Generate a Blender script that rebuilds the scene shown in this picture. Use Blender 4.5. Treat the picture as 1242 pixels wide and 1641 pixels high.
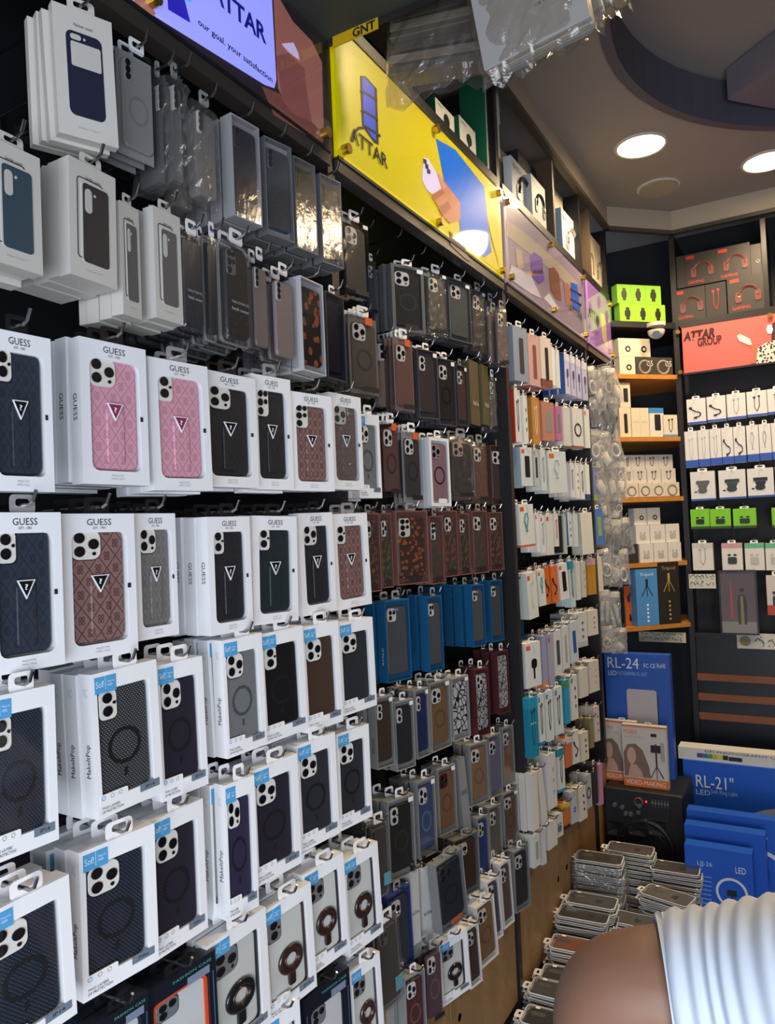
import bpy, bmesh, math, random
from mathutils import Vector, Matrix
random.seed(7)
for o in list(bpy.data.objects): bpy.data.objects.remove(o)
SC = bpy.context.scene
COL = SC.collection
# ------------------------------------------------------------------ camera
FPX, CX, CY = 1203.0, 621.0, 820.5
CAM = Vector((0.85, 0.0, 1.55))
YAW, PITCH, ROLL = math.radians(29.8), math.radians(1.6), math.radians(2.44)
R0 = Vector((math.cos(YAW), math.sin(YAW), 0))
FW = Vector((-math.sin(YAW)*math.cos(PITCH), math.cos(YAW)*math.cos(PITCH), math.sin(PITCH)))
U0 = R0.cross(FW)
CR = R0*math.cos(ROLL) - U0*math.sin(ROLL)
CU = R0*math.sin(ROLL) + U0*math.cos(ROLL)
cam_d = bpy.data.cameras.new('camera'); cam = bpy.data.objects.new('camera', cam_d); COL.objects.link(cam)
cam_d.sensor_fit = 'AUTO'; cam_d.sensor_width = 36.0; cam_d.lens = FPX/1641*36; cam_d.clip_start = 0.02
mw = Matrix((( CR.x, CU.x, -FW.x, CAM.x), (CR.y, CU.y, -FW.y, CAM.y), (CR.z, CU.z, -FW.z, CAM.z), (0,0,0,1)))
cam.matrix_world = mw
SC.camera = cam
# ------------------------------------------------------------------ world, light, exposure
SC.view_settings.view_transform = 'Standard'; SC.view_settings.look = 'None'
SC.view_settings.gamma = 1.0; SC.view_settings.use_curve_mapping = False
SC.view_settings.exposure = 0.1
try: SC.cycles.transparent_max_bounces = 32
except Exception: pass
W = bpy.data.worlds.new('world'); SC.world = W; W.use_nodes = True
W.node_tree.nodes['Background'].inputs[0].default_value = (0.62, 0.72, 0.95, 1)
W.node_tree.nodes['Background'].inputs[1].default_value = 0.5
def area(name, loc, target, sx, sy, power, col):
    d = bpy.data.lights.new(name, 'AREA'); d.shape = 'RECTANGLE'; d.size = sx; d.size_y = sy; d.energy = power; d.color = col
    o = bpy.data.objects.new(name, d); COL.objects.link(o); o.location = loc
    o.rotation_euler = (Vector(target)-Vector(loc)).to_track_quat('-Z', 'Y').to_euler(); return o
# daylight coming in through the open shop front behind the photographer
area('shop_front_daylight', (1.5, -1.25, 0.95), (0.1, 1.1, 0.8), 2.0, 1.5, 76, (0.86, 0.92, 1.0))
# ------------------------------------------------------------------ pixel <-> place helpers
def ray(px, py): return FW*FPX + CR*(px-CX) - CU*(py-CY)
def proj(p):
    d = Vector(p)-CAM; z = d.dot(FW); return (CX+FPX*d.dot(CR)/z, CY-FPX*d.dot(CU)/z)
def projdir(d):
    d = Vector(d); z = d.dot(FW); return (CX+FPX*d.dot(CR)/z, CY-FPX*d.dot(CU)/z)
def hit(px, py, P, N):
    r = ray(px, py); t = (Vector(P)-CAM).dot(N)/r.dot(N); return CAM+r*t
YB = 4.04                       # front plane of the back wall unit
YE = 3.77                       # end of the left wall unit, start of the corner shelves
ZC = 3.12                       # ceiling
s2 = math.sqrt(0.5)
FACE = {'L': (Vector((0,0,0)), Vector((1,0,0)), Vector((0,1,0)), math.pi/2),
        'B': (Vector((0,YB,0)), Vector((0,-1,0)), Vector((1,0,0)), 0.0),
        'D': (Vector((0,YE,0)), Vector((s2,-s2,0)), Vector((s2,s2,0)), math.pi/4)}
def on(px, py, face='L', d=0.0):
    P, N, A, rz = FACE[face]; return hit(px, py, P+N*d, N)
# ------------------------------------------------------------------ materials
MATS = {}
def hexc(h):
    h = h.lstrip('#'); c = [int(h[i:i+2],16)/255 for i in (0,2,4)]
    return tuple(x/12.92 if x <= .04045 else ((x+.055)/1.055)**2.4 for x in c)+(1,)
def mat(h, rough=0.5, metal=0.0, spec=0.5, coat=0.0, emit=0.0, noise=0.0, nscale=40):
    key = ('p', h, rough, metal, spec, coat, emit, noise, nscale)
    if key in MATS: return MATS[key]
    m = bpy.data.materials.new('surface_'+h.lstrip('#')); m.use_nodes = True; nt = m.node_tree; b = nt.nodes['Principled BSDF']
    c = hexc(h); b.inputs['Base Color'].default_value = c; b.inputs['Roughness'].default_value = rough
    b.inputs['Metallic'].default_value = metal; b.inputs['Specular IOR Level'].default_value = spec
    b.inputs['Coat Weight'].default_value = coat
    if emit: b.inputs['Emission Color'].default_value = c; b.inputs['Emission Strength'].default_value = emit
    if noise:
        tc = nt.nodes.new('ShaderNodeTexCoord'); n = nt.nodes.new('ShaderNodeTexNoise'); n.inputs['Scale'].default_value = nscale
        nt.links.new(tc.outputs['Object'], n.inputs['Vector'])
        mx = nt.nodes.new('ShaderNodeMix'); mx.data_type = 'RGBA'
        mx.inputs['A'].default_value = tuple(x*(1-noise) for x in c[:3])+(1,); mx.inputs['B'].default_value = tuple(min(1,x*(1+noise)) for x in c[:3])+(1,)
        nt.links.new(n.outputs['Fac'], mx.inputs['Factor']); nt.links.new(mx.outputs['Result'], b.inputs['Base Color'])
    MATS[key] = m; return m
def film(h='#ffffff', gloss=0.12, rough=0.12, wrinkle=0.0, haze=0.0):
    """clear plastic sheet: see-through with a glossy surface"""
    key = ('f', h, gloss, rough, wrinkle, haze)
    if key in MATS: return MATS[key]
    m = bpy.data.materials.new('clear_plastic'); m.use_nodes = True; nt = m.node_tree
    for n in list(nt.nodes): nt.nodes.remove(n)
    N = nt.nodes.new; out = N('ShaderNodeOutputMaterial'); tr = N('ShaderNodeBsdfTransparent'); tr.inputs[0].default_value = hexc(h)
    gl = N('ShaderNodeBsdfGlossy'); gl.inputs['Roughness'].default_value = rough
    lw = N('ShaderNodeLayerWeight'); lw.inputs['Blend'].default_value = 0.5
    pw = N('ShaderNodeMath'); pw.operation = 'POWER'; nt.links.new(lw.outputs['Facing'], pw.inputs[0]); pw.inputs[1].default_value = 4.0
    ma = N('ShaderNodeMath'); ma.operation = 'MULTIPLY_ADD'; ma.use_clamp = True
    nt.links.new(pw.outputs[0], ma.inputs[0]); ma.inputs[1].default_value = 0.6; ma.inputs[2].default_value = gloss
    mx = N('ShaderNodeMixShader'); nt.links.new(ma.outputs[0], mx.inputs[0]); nt.links.new(tr.outputs[0], mx.inputs[1]); nt.links.new(gl.outputs[0], mx.inputs[2])
    last = mx
    if haze:
        df = N('ShaderNodeBsdfDiffuse'); df.inputs[0].default_value = (.75,.75,.76,1); m2 = N('ShaderNodeMixShader'); m2.inputs[0].default_value = haze
        nt.links.new(mx.outputs[0], m2.inputs[1]); nt.links.new(df.outputs[0], m2.inputs[2]); last = m2
    if wrinkle:
        tc = N('ShaderNodeTexCoord'); nz = N('ShaderNodeTexNoise'); nz.inputs['Scale'].default_value = 28; nz.inputs['Detail'].default_value = 3; nz.inputs['Distortion'].default_value = 1.5
        bp = N('ShaderNodeBump'); bp.inputs['Strength'].default_value = wrinkle; bp.inputs['Distance'].default_value = 0.02
        nt.links.new(tc.outputs['Object'], nz.inputs['Vector']); nt.links.new(nz.outputs['Fac'], bp.inputs['Height'])
        nt.links.new(bp.outputs[0], gl.inputs['Normal']); nt.links.new(bp.outputs[0], lw.inputs['Normal'])
    nt.links.new(last.outputs[0], out.inputs[0]); MATS[key] = m; return m
def patt(kind, h1, h2, rough=0.5, s=0.024):
    """procedural surface patterns: 'mono' woven monogram, 'mesh' perforated weave, 'floral', 'wood', 'web', 'leopard', 'stripe', 'rib'"""
    key = ('t', kind, h1, h2, rough, s)
    if key in MATS: return MATS[key]
    m = bpy.data.materials.new(kind+'_pattern'); m.use_nodes = True; nt = m.node_tree; b = nt.nodes['Principled BSDF']; b.inputs['Roughness'].default_value = rough
    N = nt.nodes.new; L = nt.links.new
    tc = N('ShaderNodeTexCoord'); sp = N('ShaderNodeSeparateXYZ'); L(tc.outputs['Object'], sp.inputs[0])
    def M(op, a, c=None, d=None):
        n = N('ShaderNodeMath'); n.operation = op
        for i, v in enumerate((a, c, d)):
            if v is None: continue
            if isinstance(v, (int, float)): n.inputs[i].default_value = v
            else: L(v, n.inputs[i])
        return n.outputs[0]
    x, y, z = sp.outputs[0], sp.outputs[1], sp.outputs[2]
    if kind == 'mono':
        zz = M('MULTIPLY', z, 0.72)
        a = M('DIVIDE', M('ADD', x, zz), s); c = M('DIVIDE', M('SUBTRACT', x, zz), s)
        fa = M('SUBTRACT', M('FRACT', a), .5); fc = M('SUBTRACT', M('FRACT', c), .5)
        ln = M('GREATER_THAN', M('MAXIMUM', M('ABSOLUTE', fa), M('ABSOLUTE', fc)), .462)
        r = M('SQRT', M('ADD', M('MULTIPLY', fa, fa), M('MULTIPLY', fc, fc)))
        # four little rings around the cell centre
        qa = M('SUBTRACT', M('ABSOLUTE', M('ADD', fa, fc)), .17); qc = M('SUBTRACT', M('ABSOLUTE', M('SUBTRACT', fa, fc)), .17)
        rr = M('SQRT', M('ADD', M('MULTIPLY', qa, qa), M('MULTIPLY', qc, qc)))
        ring = M('LESS_THAN', M('ABSOLUTE', M('SUBTRACT', rr, .13)), .05)
        fac = M('MAXIMUM', ring, ln)
        nz = N('ShaderNodeTexNoise'); nz.inputs['Scale'].default_value = 900; L(tc.outputs['Object'], nz.inputs['Vector'])
        fac = M('MULTIPLY', fac, M('MULTIPLY_ADD', nz.outputs['Fac'], .5, .62)); 
    elif kind == 'mesh':
        a = M('DIVIDE', z, s*0.62); row = M('FLOOR', a)
        bx = M('ADD', M('DIVIDE', x, s), M('MULTIPLY', M('MODULO', row, 2.0), .5))
        fa = M('SUBTRACT', M('FRACT', a), .5); fb = M('SUBTRACT', M('FRACT', bx), .5)
        fac = M('LESS_THAN', M('ADD', M('MULTIPLY', M('ABSOLUTE', fa), 1.2), M('ABSOLUTE', fb)), .36)
    elif kind in ('floral', 'leopard', 'web'):
        vo = N('ShaderNodeTexVoronoi'); vo.inputs['Scale'].default_value = 1/s
        vo.feature = 'DISTANCE_TO_EDGE' if kind == 'web' else 'F1'
        L(tc.outputs['Object'], vo.inputs['Vector'])
        fac = M('LESS_THAN', vo.outputs['Distance'], .07 if kind == 'web' else .42)
        if kind == 'floral':
            nz = N('ShaderNodeTexNoise'); nz.inputs['Scale'].default_value = 2.2/s; L(tc.outputs['Object'], nz.inputs['Vector'])
            fac = M('MULTIPLY', fac, M('MULTIPLY', nz.outputs['Fac'], 1.7))
    elif kind == 'wood':
        mp = N('ShaderNodeMapping'); mp.inputs['Scale'].default_value = (9, 9, 0.9) if s < 1 else (.9, 9, 9); L(tc.outputs['Object'], mp.inputs[0])
        nz = N('ShaderNodeTexNoise'); nz.inputs['Scale'].default_value = 6; nz.inputs['Detail'].default_value = 6; nz.inputs['Distortion'].default_value = .6
        L(mp.outputs[0], nz.inputs['Vector']); fac = nz.outputs['Fac']
    elif kind == 'rib':
        fac = M('MULTIPLY_ADD', M('SINE', M('MULTIPLY', z, 6.283/s)), .5, .5)
    mx = N('ShaderNodeMix'); mx.data_type = 'RGBA'; mx.inputs['A'].default_value = hexc(h1); mx.inputs['B'].default_value = hexc(h2)
    L(fac, mx.inputs['Factor']); L(mx.outputs['Result'], b.inputs['Base Color'])
    MATS[key] = m; return m
# ------------------------------------------------------------------ mesh builder
class B:
    def __init__(s): s.v = []; s.f = []; s.smooth = False
    def add(s, vs, fs):
        k = len(s.v); s.v += [tuple(p) for p in vs]; s.f += [tuple(i+k for i in f) for f in fs]; return s
    def box(s, x0, x1, y0, y1, z0, z1):
        return s.add([(x0,y0,z0),(x1,y0,z0),(x1,y1,z0),(x0,y1,z0),(x0,y0,z1),(x1,y0,z1),(x1,y1,z1),(x0,y1,z1)],
                     [(0,1,5,4),(1,2,6,5),(2,3,7,6),(3,0,4,7),(4,5,6,7),(3,2,1,0)])
    def prism(s, pts, y0, y1, inset=None, bev=0.0):
        n = len(pts); vs = [(x,y1,z) for x,z in pts]; vs += [(x,y0+bev,z) for x,z in pts]
        fs = [tuple(reversed(range(n)))] + [(i,(i+1)%n,n+(i+1)%n,n+i) for i in range(n)]
        if inset:
            vs += [(x,y0,z) for x,z in inset]; fs += [(n+i,n+(i+1)%n,2*n+(i+1)%n,2*n+i) for i in range(n)]; fs.append(tuple(range(2*n,3*n)))
        else: fs.append(tuple(range(n,2*n)))
        return s.add(vs, fs)
    def slab(s, cx, cz, w, h, r, y0, y1, bev=0.0, seg=4):
        p = rr(cx,cz,w,h,r,seg)
        return s.prism(p, y0, y1, rr(cx,cz,w-2*bev,h-2*bev,max(r-bev,.0004),seg) if bev else None, bev)
    def ringp(s, po, pi, y0, y1):
        n = len(po); vs = [(x,y0,z) for x,z in po]+[(x,y0,z) for x,z in pi]+[(x,y1,z) for x,z in po]+[(x,y1,z) for x,z in pi]; fs = []
        for i in range(n):
            j = (i+1)%n
            fs += [(i,j,n+j,n+i),(2*n+i,3*n+i,3*n+j,2*n+j),(i,2*n+i,2*n+j,j),(n+i,n+j,3*n+j,3*n+i)]
        return s.add(vs, fs)
    def cyl(s, cx, cz, r, y0, y1, n=14): return s.prism([(cx+r*math.cos(2*math.pi*i/n), cz+r*math.sin(2*math.pi*i/n)) for i in range(n)], y0, y1)
    def torus(s, cx, cz, R, r, y, n=28, m=8, fy=1.0):
        vs = []; fs = []
        for i in range(n):
            a = 2*math.pi*i/n
            for j in range(m):
                b = 2*math.pi*j/m; q = R+r*math.cos(b); vs.append((cx+q*math.cos(a), y+fy*r*math.sin(b), cz+q*math.sin(a)))
        for i in range(n):
            for j in range(m): fs.append((i*m+j, ((i+1)%n)*m+j, ((i+1)%n)*m+(j+1)%m, i*m+(j+1)%m))
        s.smooth = True; return s.add(vs, fs)
    def tube(s, path, r, n=6, cap=True):
        P = [Vector(p) for p in path]; vs = []; fs = []; up = Vector((0.13,0.21,1)).normalized()
        for i, p in enumerate(P):
            t = (P[min(i+1,len(P)-1)]-P[max(i-1,0)]).normalized(); a = t.cross(up)
            if a.length < .05: a = t.cross(Vector((1,0,0)))
            a.normalize(); b = t.cross(a); q = r[i] if isinstance(r, (list, tuple)) else r
            for k in range(n): an = 2*math.pi*k/n; vs.append(p+a*q*math.cos(an)+b*q*math.sin(an))
        for i in range(len(P)-1):
            for k in range(n): fs.append((i*n+k, i*n+(k+1)%n, (i+1)*n+(k+1)%n, (i+1)*n+k))
        if cap: fs += [tuple(reversed(range(n))), tuple(range((len(P)-1)*n, len(P)*n))]
        return s.add(vs, fs)
    def poly3(s, pts, thick_vec):
        n = len(pts); t = Vector(thick_vec); vs = [Vector(p) for p in pts]+[Vector(p)+t for p in pts]
        return s.add(vs, [tuple(range(n)), tuple(reversed(range(n,2*n)))]+[(i,n+i,n+(i+1)%n,(i+1)%n) for i in range(n)])
    def mesh(s, name):
        me = bpy.data.meshes.new(name); me.from_pydata(s.v, [], s.f)
        bm = bmesh.new(); bm.from_mesh(me); bmesh.ops.recalc_face_normals(bm, faces=bm.faces); bm.to_mesh(me); bm.free()
        if s.smooth: me.polygons.foreach_set('use_smooth', [True]*len(me.polygons))
        me.materials.append(None); return me
def rr(cx, cz, w, h, r, seg=4):
    p = []
    for (sx, sz, a0) in ((1,-1,-90),(1,1,0),(-1,1,90),(-1,-1,180)):
        for k in range(seg+1):
            a = math.radians(a0+90*k/seg); p.append((cx+sx*(w/2-r)+r*math.cos(a), cz+sz*(h/2-r)+r*math.sin(a)))
    return p
CACHE = {}
def cmesh(key, fn):
    if key not in CACHE:
        b = B(); fn(b); CACHE[key] = b.mesh(str(key[0]))
    return CACHE[key]
def ob(name, me, m, parent=None, label=None):
    if isinstance(me, B): me = me.mesh(name)
    o = bpy.data.objects.new(name, me); COL.objects.link(o)
    if o.material_slots: o.material_slots[0].link = 'OBJECT'; o.material_slots[0].material = m
    if parent is not None: o.parent = parent
    if label: o['label'] = label
    return o
def part(name, key, fn, m, parent, label=None): return ob(name, cmesh((name,)+tuple(key), fn), m, parent, label)
def tag(o, label, cat, group=None, kind=None):
    if label: o['label'] = label
    if cat: o['category'] = cat
    if group: o['group'] = group
    if kind: o['kind'] = kind
    return o
def struct(o): o['kind'] = 'structure'; return o
def empty(name, loc=(0,0,0), rz=0.0):
    o = bpy.data.objects.new(name, None); COL.objects.link(o); o.location = loc; o.rotation_euler = (0,0,rz); o.empty_display_size = .02; return o
TXT = {}
def text_mesh(s, shear=0.0, bold=0.0):
    k = (s, shear, bold)
    if k not in TXT:
        c = bpy.data.curves.new('lettering', 'FONT'); c.body = s; c.size = 1.0; c.resolution_u = 2; c.shear = shear; c.offset = bold
        o = bpy.data.objects.new('lettering', c); COL.objects.link(o)
        me = bpy.data.meshes.new_from_object(o); bpy.data.objects.remove(o)
        vs = [v.co for v in me.vertices]; x0 = min(v.x for v in vs); x1 = max(v.x for v in vs); z0 = min(v.y for v in vs); z1 = max(v.y for v in vs)
        for v in me.vertices: v.co = Vector(((v.co.x-x0)/(x1-x0), 0.0, (v.co.y-z0)/(z1-z0)))
        me.materials.clear(); me.materials.append(None); TXT[k] = me
    return TXT[k]
def text(s, m, parent, x0, z0, w, h, y=-0.0006, rot=0.0, shear=0.0, bold=0.0, name='printed_lettering'):
    """flat lettering on a front face, w x h metres with its lower left corner at x0, z0; rot in degrees turns it in the face"""
    o = ob(name, text_mesh(s, shear, bold), m, parent); o.location = (x0, y, z0); o.scale = (w, 1, h); o.rotation_euler = (0, math.radians(rot), 0); return o
ORD = ['first','second','third','fourth','fifth','sixth','seventh','eighth','ninth','tenth','eleventh','twelfth','thirteenth','fourteenth','fifteenth','sixteenth','seventeenth','eighteenth','nineteenth','twentieth']
# ================================================================== the room
BLACK = mat('#15151a', .45); NAVYB = mat('#10131c', .6); POST = mat('#1b1a1d', .4, noise=.2); WOODP = patt('wood', '#86643c', '#a8835a', .45, 2)
XBACK = -0.31
def setting(name, b, m): return struct(ob(name, b, m))
b = B().box(-.5, 2.7, -1.6, 4.6, -.05, 0); FLOOR = setting('floor', b, mat('#3a3634', .35, noise=.2, nscale=6))
b = B().box(XBACK-.06, XBACK, -.9, YE+.02, 0, ZC); setting('wall_left', b, NAVYB)
b = B().box(-.4, 2.7, 4.42, 4.5, 0, ZC); setting('wall_back', b, NAVYB)
b = B().box(2.62, 2.7, -.4, 4.42, 0, ZC); setting('wall_right', b, mat('#3b3633', .6))
# ceiling with a round recess
ac = [on(p[0], p[1]) for p in []]
def onz(px, py, z): r = ray(px, py); return CAM+r*((z-CAM.z)/r.z)
arc = [onz(*p, ZC) for p in ((968,75),(1000,128),(1060,172),(1130,196),(1200,203))]
# circle through the arc points (least squares)
import itertools
def fit(pts):
    best = None
    A = [[0]*3 for _ in range(3)]; Y = [0]*3
    for p in pts:
        r = (2*p.x, 2*p.y, 1); q = p.x*p.x+p.y*p.y
        for i in range(3):
            Y[i] += r[i]*q
            for j in range(3): A[i][j] += r[i]*r[j]
    s = Matrix(A).inverted() @ Vector(Y); return s[0], s[1], math.sqrt(s[2]+s[0]**2+s[1]**2)
CCX, CCY, CRAD = fit(arc)
print('recess', CCX, CCY, CRAD)
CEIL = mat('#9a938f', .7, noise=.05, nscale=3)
n = 64; b = B()
circ = [(CCX+CRAD*math.cos(2*math.pi*i/n), CCY+CRAD*math.sin(2*math.pi*i/n)) for i in range(n)]
X0, X1, Y0, Y1 = -.4, 2.7, -1.6, 4.5
def edgept(x, y):
    dx, dy = x-CCX, y-CCY; t = 1e9
    if dx > 1e-9: t = min(t, (X1-CCX)/dx)
    if dx < -1e-9: t = min(t, (X0-CCX)/dx)
    if dy > 1e-9: t = min(t, (Y1-CCY)/dy)
    if dy < -1e-9: t = min(t, (Y0-CCY)/dy)
    return (CCX+dx*t, CCY+dy*t)
vs = [(x,y,ZC) for x,y in circ]+[edgept(*c)+(ZC,) for c in circ]
fs = [(i,(i+1)%n,n+(i+1)%n,n+i) for i in range(n)]
corners = [(X0,Y0),(X0,Y1),(X1,Y0),(X1,Y1)]
b.add(vs, fs)
for c in corners:      # close the four corner gaps
    best = None
    for i in range(n):
        p, q = vs[n+i], vs[n+(i+1)%n]
        if abs(p[0]-q[0]) > 1e-4 and abs(p[1]-q[1]) > 1e-4:
            for cc in ((p[0],q[1]),(q[0],p[1])):
                if abs(cc[0]-c[0]) < 1e-4 and abs(cc[1]-c[1]) < 1e-4: b.add([p,q,(c[0],c[1],ZC)], [(0,1,2)])
b.box(X0, X1, Y0, Y1, ZC+.17, ZC+.2)
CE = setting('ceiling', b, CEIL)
b = B()      # rim of the recess
m_ = 1.0
vs = [(x,y,ZC-.012) for x,y in circ]+[(x,y,ZC+.16) for x,y in circ]
for k in (.965,): vs += [(CCX+(x-CCX)*k, CCY+(y-CCY)*k, ZC-.012) for x,y in circ]+[(CCX+(x-CCX)*k, CCY+(y-CCY)*k, ZC+.16) for x,y in circ]
fs = []
for i in range(n):
    j = (i+1)%n; fs += [(i,j,n+j,n+i),(2*n+i,2*n+j,3*n+j,3*n+i),(i,2*n+i,2*n+j,j),(n+i,n+j,3*n+j,3*n+i)]
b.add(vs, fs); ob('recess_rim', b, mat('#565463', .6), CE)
# square dropped panel inside the recess
q = [onz(*p, ZC+.06) for p in ((1166,152),(1232,103))]
d = (q[1]-q[0]); d.z = 0; L_ = max(d.length, .3); d.normalize(); e_ = Vector((-d.y, d.x, 0)) if Vector((-d.y,d.x,0)).x > 0 else Vector((d.y,-d.x,0))
q0 = q[0]; pts = [q0, q0+d*L_*2, q0+d*L_*2+e_*L_*2, q0+e_*L_*2]
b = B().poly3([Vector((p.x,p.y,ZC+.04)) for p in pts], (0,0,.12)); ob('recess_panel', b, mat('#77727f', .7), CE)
# crown strip under the ceiling
CROWN = mat('#b8ac98', .6)
def strip(name, pts, z0, z1, th, m, parent=None):
    b = B()
    for (p, q) in zip(pts[:-1], pts[1:]):
        d = Vector((q[0]-p[0], q[1]-p[1], 0)).normalized(); nn = Vector((d.y, -d.x, 0))
        a0 = Vector((p[0],p[1],0)); a1 = Vector((q[0],q[1],0))
        b.poly3([a0+Vector((0,0,z0)), a1+Vector((0,0,z0)), a1+Vector((0,0,z1)), a0+Vector((0,0,z1))], nn*th)
    return ob(name, b, m, parent)
XD = YB-YE                      # where the corner shelves meet the back unit
line = [(0.0,1.3),(0.0,YE),(XD,YB),(2.6,YB)]
struct(strip('trim_1', line, ZC-.10, ZC, .02, CROWN))
struct(strip('trim_2', line, ZC-.118, ZC-.10, .028, mat('#4a443d', .5)))
# low soffit over the first bay
SOF = 2.575
b = B().box(XBACK, 1.9, -.9, 1.285, SOF, ZC); setting('trim_3', b, mat('#343b3a', .5, noise=.1, nscale=3))
b = B().box(XBACK, 1.9, 1.285, 1.30, SOF-.004, ZC); setting('trim_4', b, mat('#1d1f22', .5))
# ------------------------------------------------------------------ left wall unit
YPOST = [0.31, 1.302, 2.295, 3.287, 3.765]
for i, y in enumerate(YPOST):
    u = tag(ob('divider_panel', B().box(XBACK, .004, y-.013, y+.013, .52, ZC-.118 if i else SOF).box(XBACK, -.045, y-.013, y+.013, 0, .52), POST),
        ['black upright panel at the near end of the phone case wall','black upright panel between the lit blue sign and yellow sign','black upright panel between yellow sign and lavender crowd sign','black upright panel between lavender crowd sign and small purple sign','black upright panel where the case wall meets corner shelves'][i], 'divider', 'upright panels of the case wall')
ZS0, ZS1 = 2.345, 2.645         # sign band
for i in range(4):
    y0, y1 = YPOST[i]+.013, YPOST[i+1]-.013
    nm = ['leftmost','second','third','far narrow'][i]
    if i: tag(ob('upper_shelf', B().box(XBACK, .012, y0, y1, ZS1+.005, ZS1+.03), POST), 'black shelf board above the %s sign' % ['lit blue','yellow','crowd','small purple'][i], 'shelf', 'shelf boards over the signs')
    tag(ob('sign_rail', B().box(-.02, .012, y0, y1, ZS0-.03, ZS0-.004), mat('#3c3733', .35)), 'dark metal rail under the %s sign' % ['lit blue','yellow','crowd','small purple'][i], 'rail', 'rails under the signs')
    cab = empty('base_cabinet', (0, (y0+y1)/2, 0)); w = y1-y0
    ob('cabinet_body', B().box(XBACK, -.072, -w/2, w/2, 0, .50), POST, cab)
    nd = 2 if i < 3 else 1
    for k in range(nd):
        a = -w/2+w*k/nd+.004; c = -w/2+w*(k+1)/nd-.004
        dr = ob('cabinet_door', B().box(-.072, -.054, a, c, .05, .495), WOODP, cab)
        lk = B().prism([(.011*math.cos(t*.5236), .011*math.sin(t*.5236)) for t in range(12)], 0, .008)
        l2 = ob('lock', lk, mat('#b9b6b0', .25, 1.0), dr); l2.location = (-.054, (c-.05) if k == 0 else (a+.05), .24); l2.rotation_euler = (0,0,math.pi/2)
    ob('plinth', B().box(XBACK, -.065, -w/2, w/2, 0, .048), BLACK, cab)
    tag(cab, 'low wood-fronted base cabinet under the %s hanging bay' % ['leftmost','second','third','far narrow'][i], 'cabinet', 'base cabinets of the case wall')
# vertical boards of the high compartments
for k, px in enumerate(((877,170),(936,260))):
    p = on(*px); tag(ob('compartment_board', B().box(XBACK, .008, p.y-.01, p.y+.01, ZS1+.031, ZC-.119), mat('#57493a', .4)), ['thin upright board left of the tall pale headphone boxes','thin upright board right of the tall pale headphone boxes'][k], 'board', 'boards of the high compartments')
# ------------------------------------------------------------------ corner shelves (diagonal) and back unit
def dpt(u, d=0.0): return FACE['D'][0]+FACE['D'][2]*u+FACE['D'][1]*d
UD = XD/s2
SHELFW = patt('wood', '#a8682c', '#cf9447', .4, 2)
def zD(py, px=1035, face='D', d=0.0): return on(px, py, face, d).z
SHZ = [zD(600), zD(700), zD(797), zD(902), zD(1003)]
print('shelf z', SHZ, 'UD', UD)
for i, z in enumerate(SHZ):
    bb = B().poly3([dpt(0,0)+Vector((0,0,z-.022)), dpt(UD,0)+Vector((0,0,z-.022)), Vector((XD,4.41,z-.022)), Vector((XBACK,4.41,z-.022)), Vector((XBACK,YE+.02,z-.022)),], (0,0,.022))
    tag(ob('corner_shelf', bb, SHELFW), 'orange wooden corner shelf board, %s from the top' % ORD[i], 'shelf', 'wooden corner shelf boards')
bb = B().poly3([dpt(0,.004)+Vector((0,0,zD(516)-.03)), dpt(UD,.004)+Vector((0,0,zD(516)-.03)), Vector((XD,4.41,zD(516)-.03)), Vector((XBACK,4.41,zD(516)-.03)), Vector((XBACK,YE+.02,zD(516)-.03))], (0,0,.03))
ZLIME = zD(516)
tag(ob('corner_shelf', bb, POST), 'black corner shelf board carrying the lime green boxes', 'shelf')
tag(ob('divider_panel', B().box(XD-.012, XD+.014, YB-.004, 4.41, 0, ZC-.118), POST), 'black upright panel between corner shelves and back wall unit', 'divider')
ZLED = on(1150, 1014, 'B').z
ZCOR1 = on(1160, 514, 'B').z; ZCOR0 = on(1160, 592, 'B').z
BU = empty('back_counter', (1.4, YB+.2, 0))
def bu(name, x0, x1, y0, y1, z0, z1, m): o = ob(name, B().box(x0-1.4, x1-1.4, y0-YB-.2, y1-YB-.2, z0, z1), m, BU); return o
bu('counter_body', XD+.016, 2.6, YB+.004, 4.40, 0, ZLED-.02, mat('#141a26', .35))
bu('counter_top', XD+.016, 2.6, YB-.02, 4.40, ZLED-.02, ZLED, mat('#191b22', .3))
for py in (1086, 1118, 1149):
    z = on(1158, py, 'B').z; bu('slat', XD+.016, 2.6, YB-.012, YB+.004, z-.016, z+.016, mat('#7c4a2f', .5))
tag(BU, 'dark navy counter front with three brown horizontal slats', 'counter')
tag(ob('upper_shelf', B().box(XD+.016, 2.6, YB-.006, 4.41, ZCOR1+.005, ZCOR1+.03), POST), 'black shelf board under the gaming headset boxes', 'shelf')
tag(ob('compartment_board', B().box(on(1224,400,'B').x-.01, on(1224,400,'B').x+.012, YB, 4.41, ZCOR1+.03, ZC-.119), POST), 'thin upright board right of the gaming headset boxes', 'board')
bu('back_panel', XD+.016, 2.6, YB+.10, YB+.12, ZLED, ZCOR1+.004, NAVYB)
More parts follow.
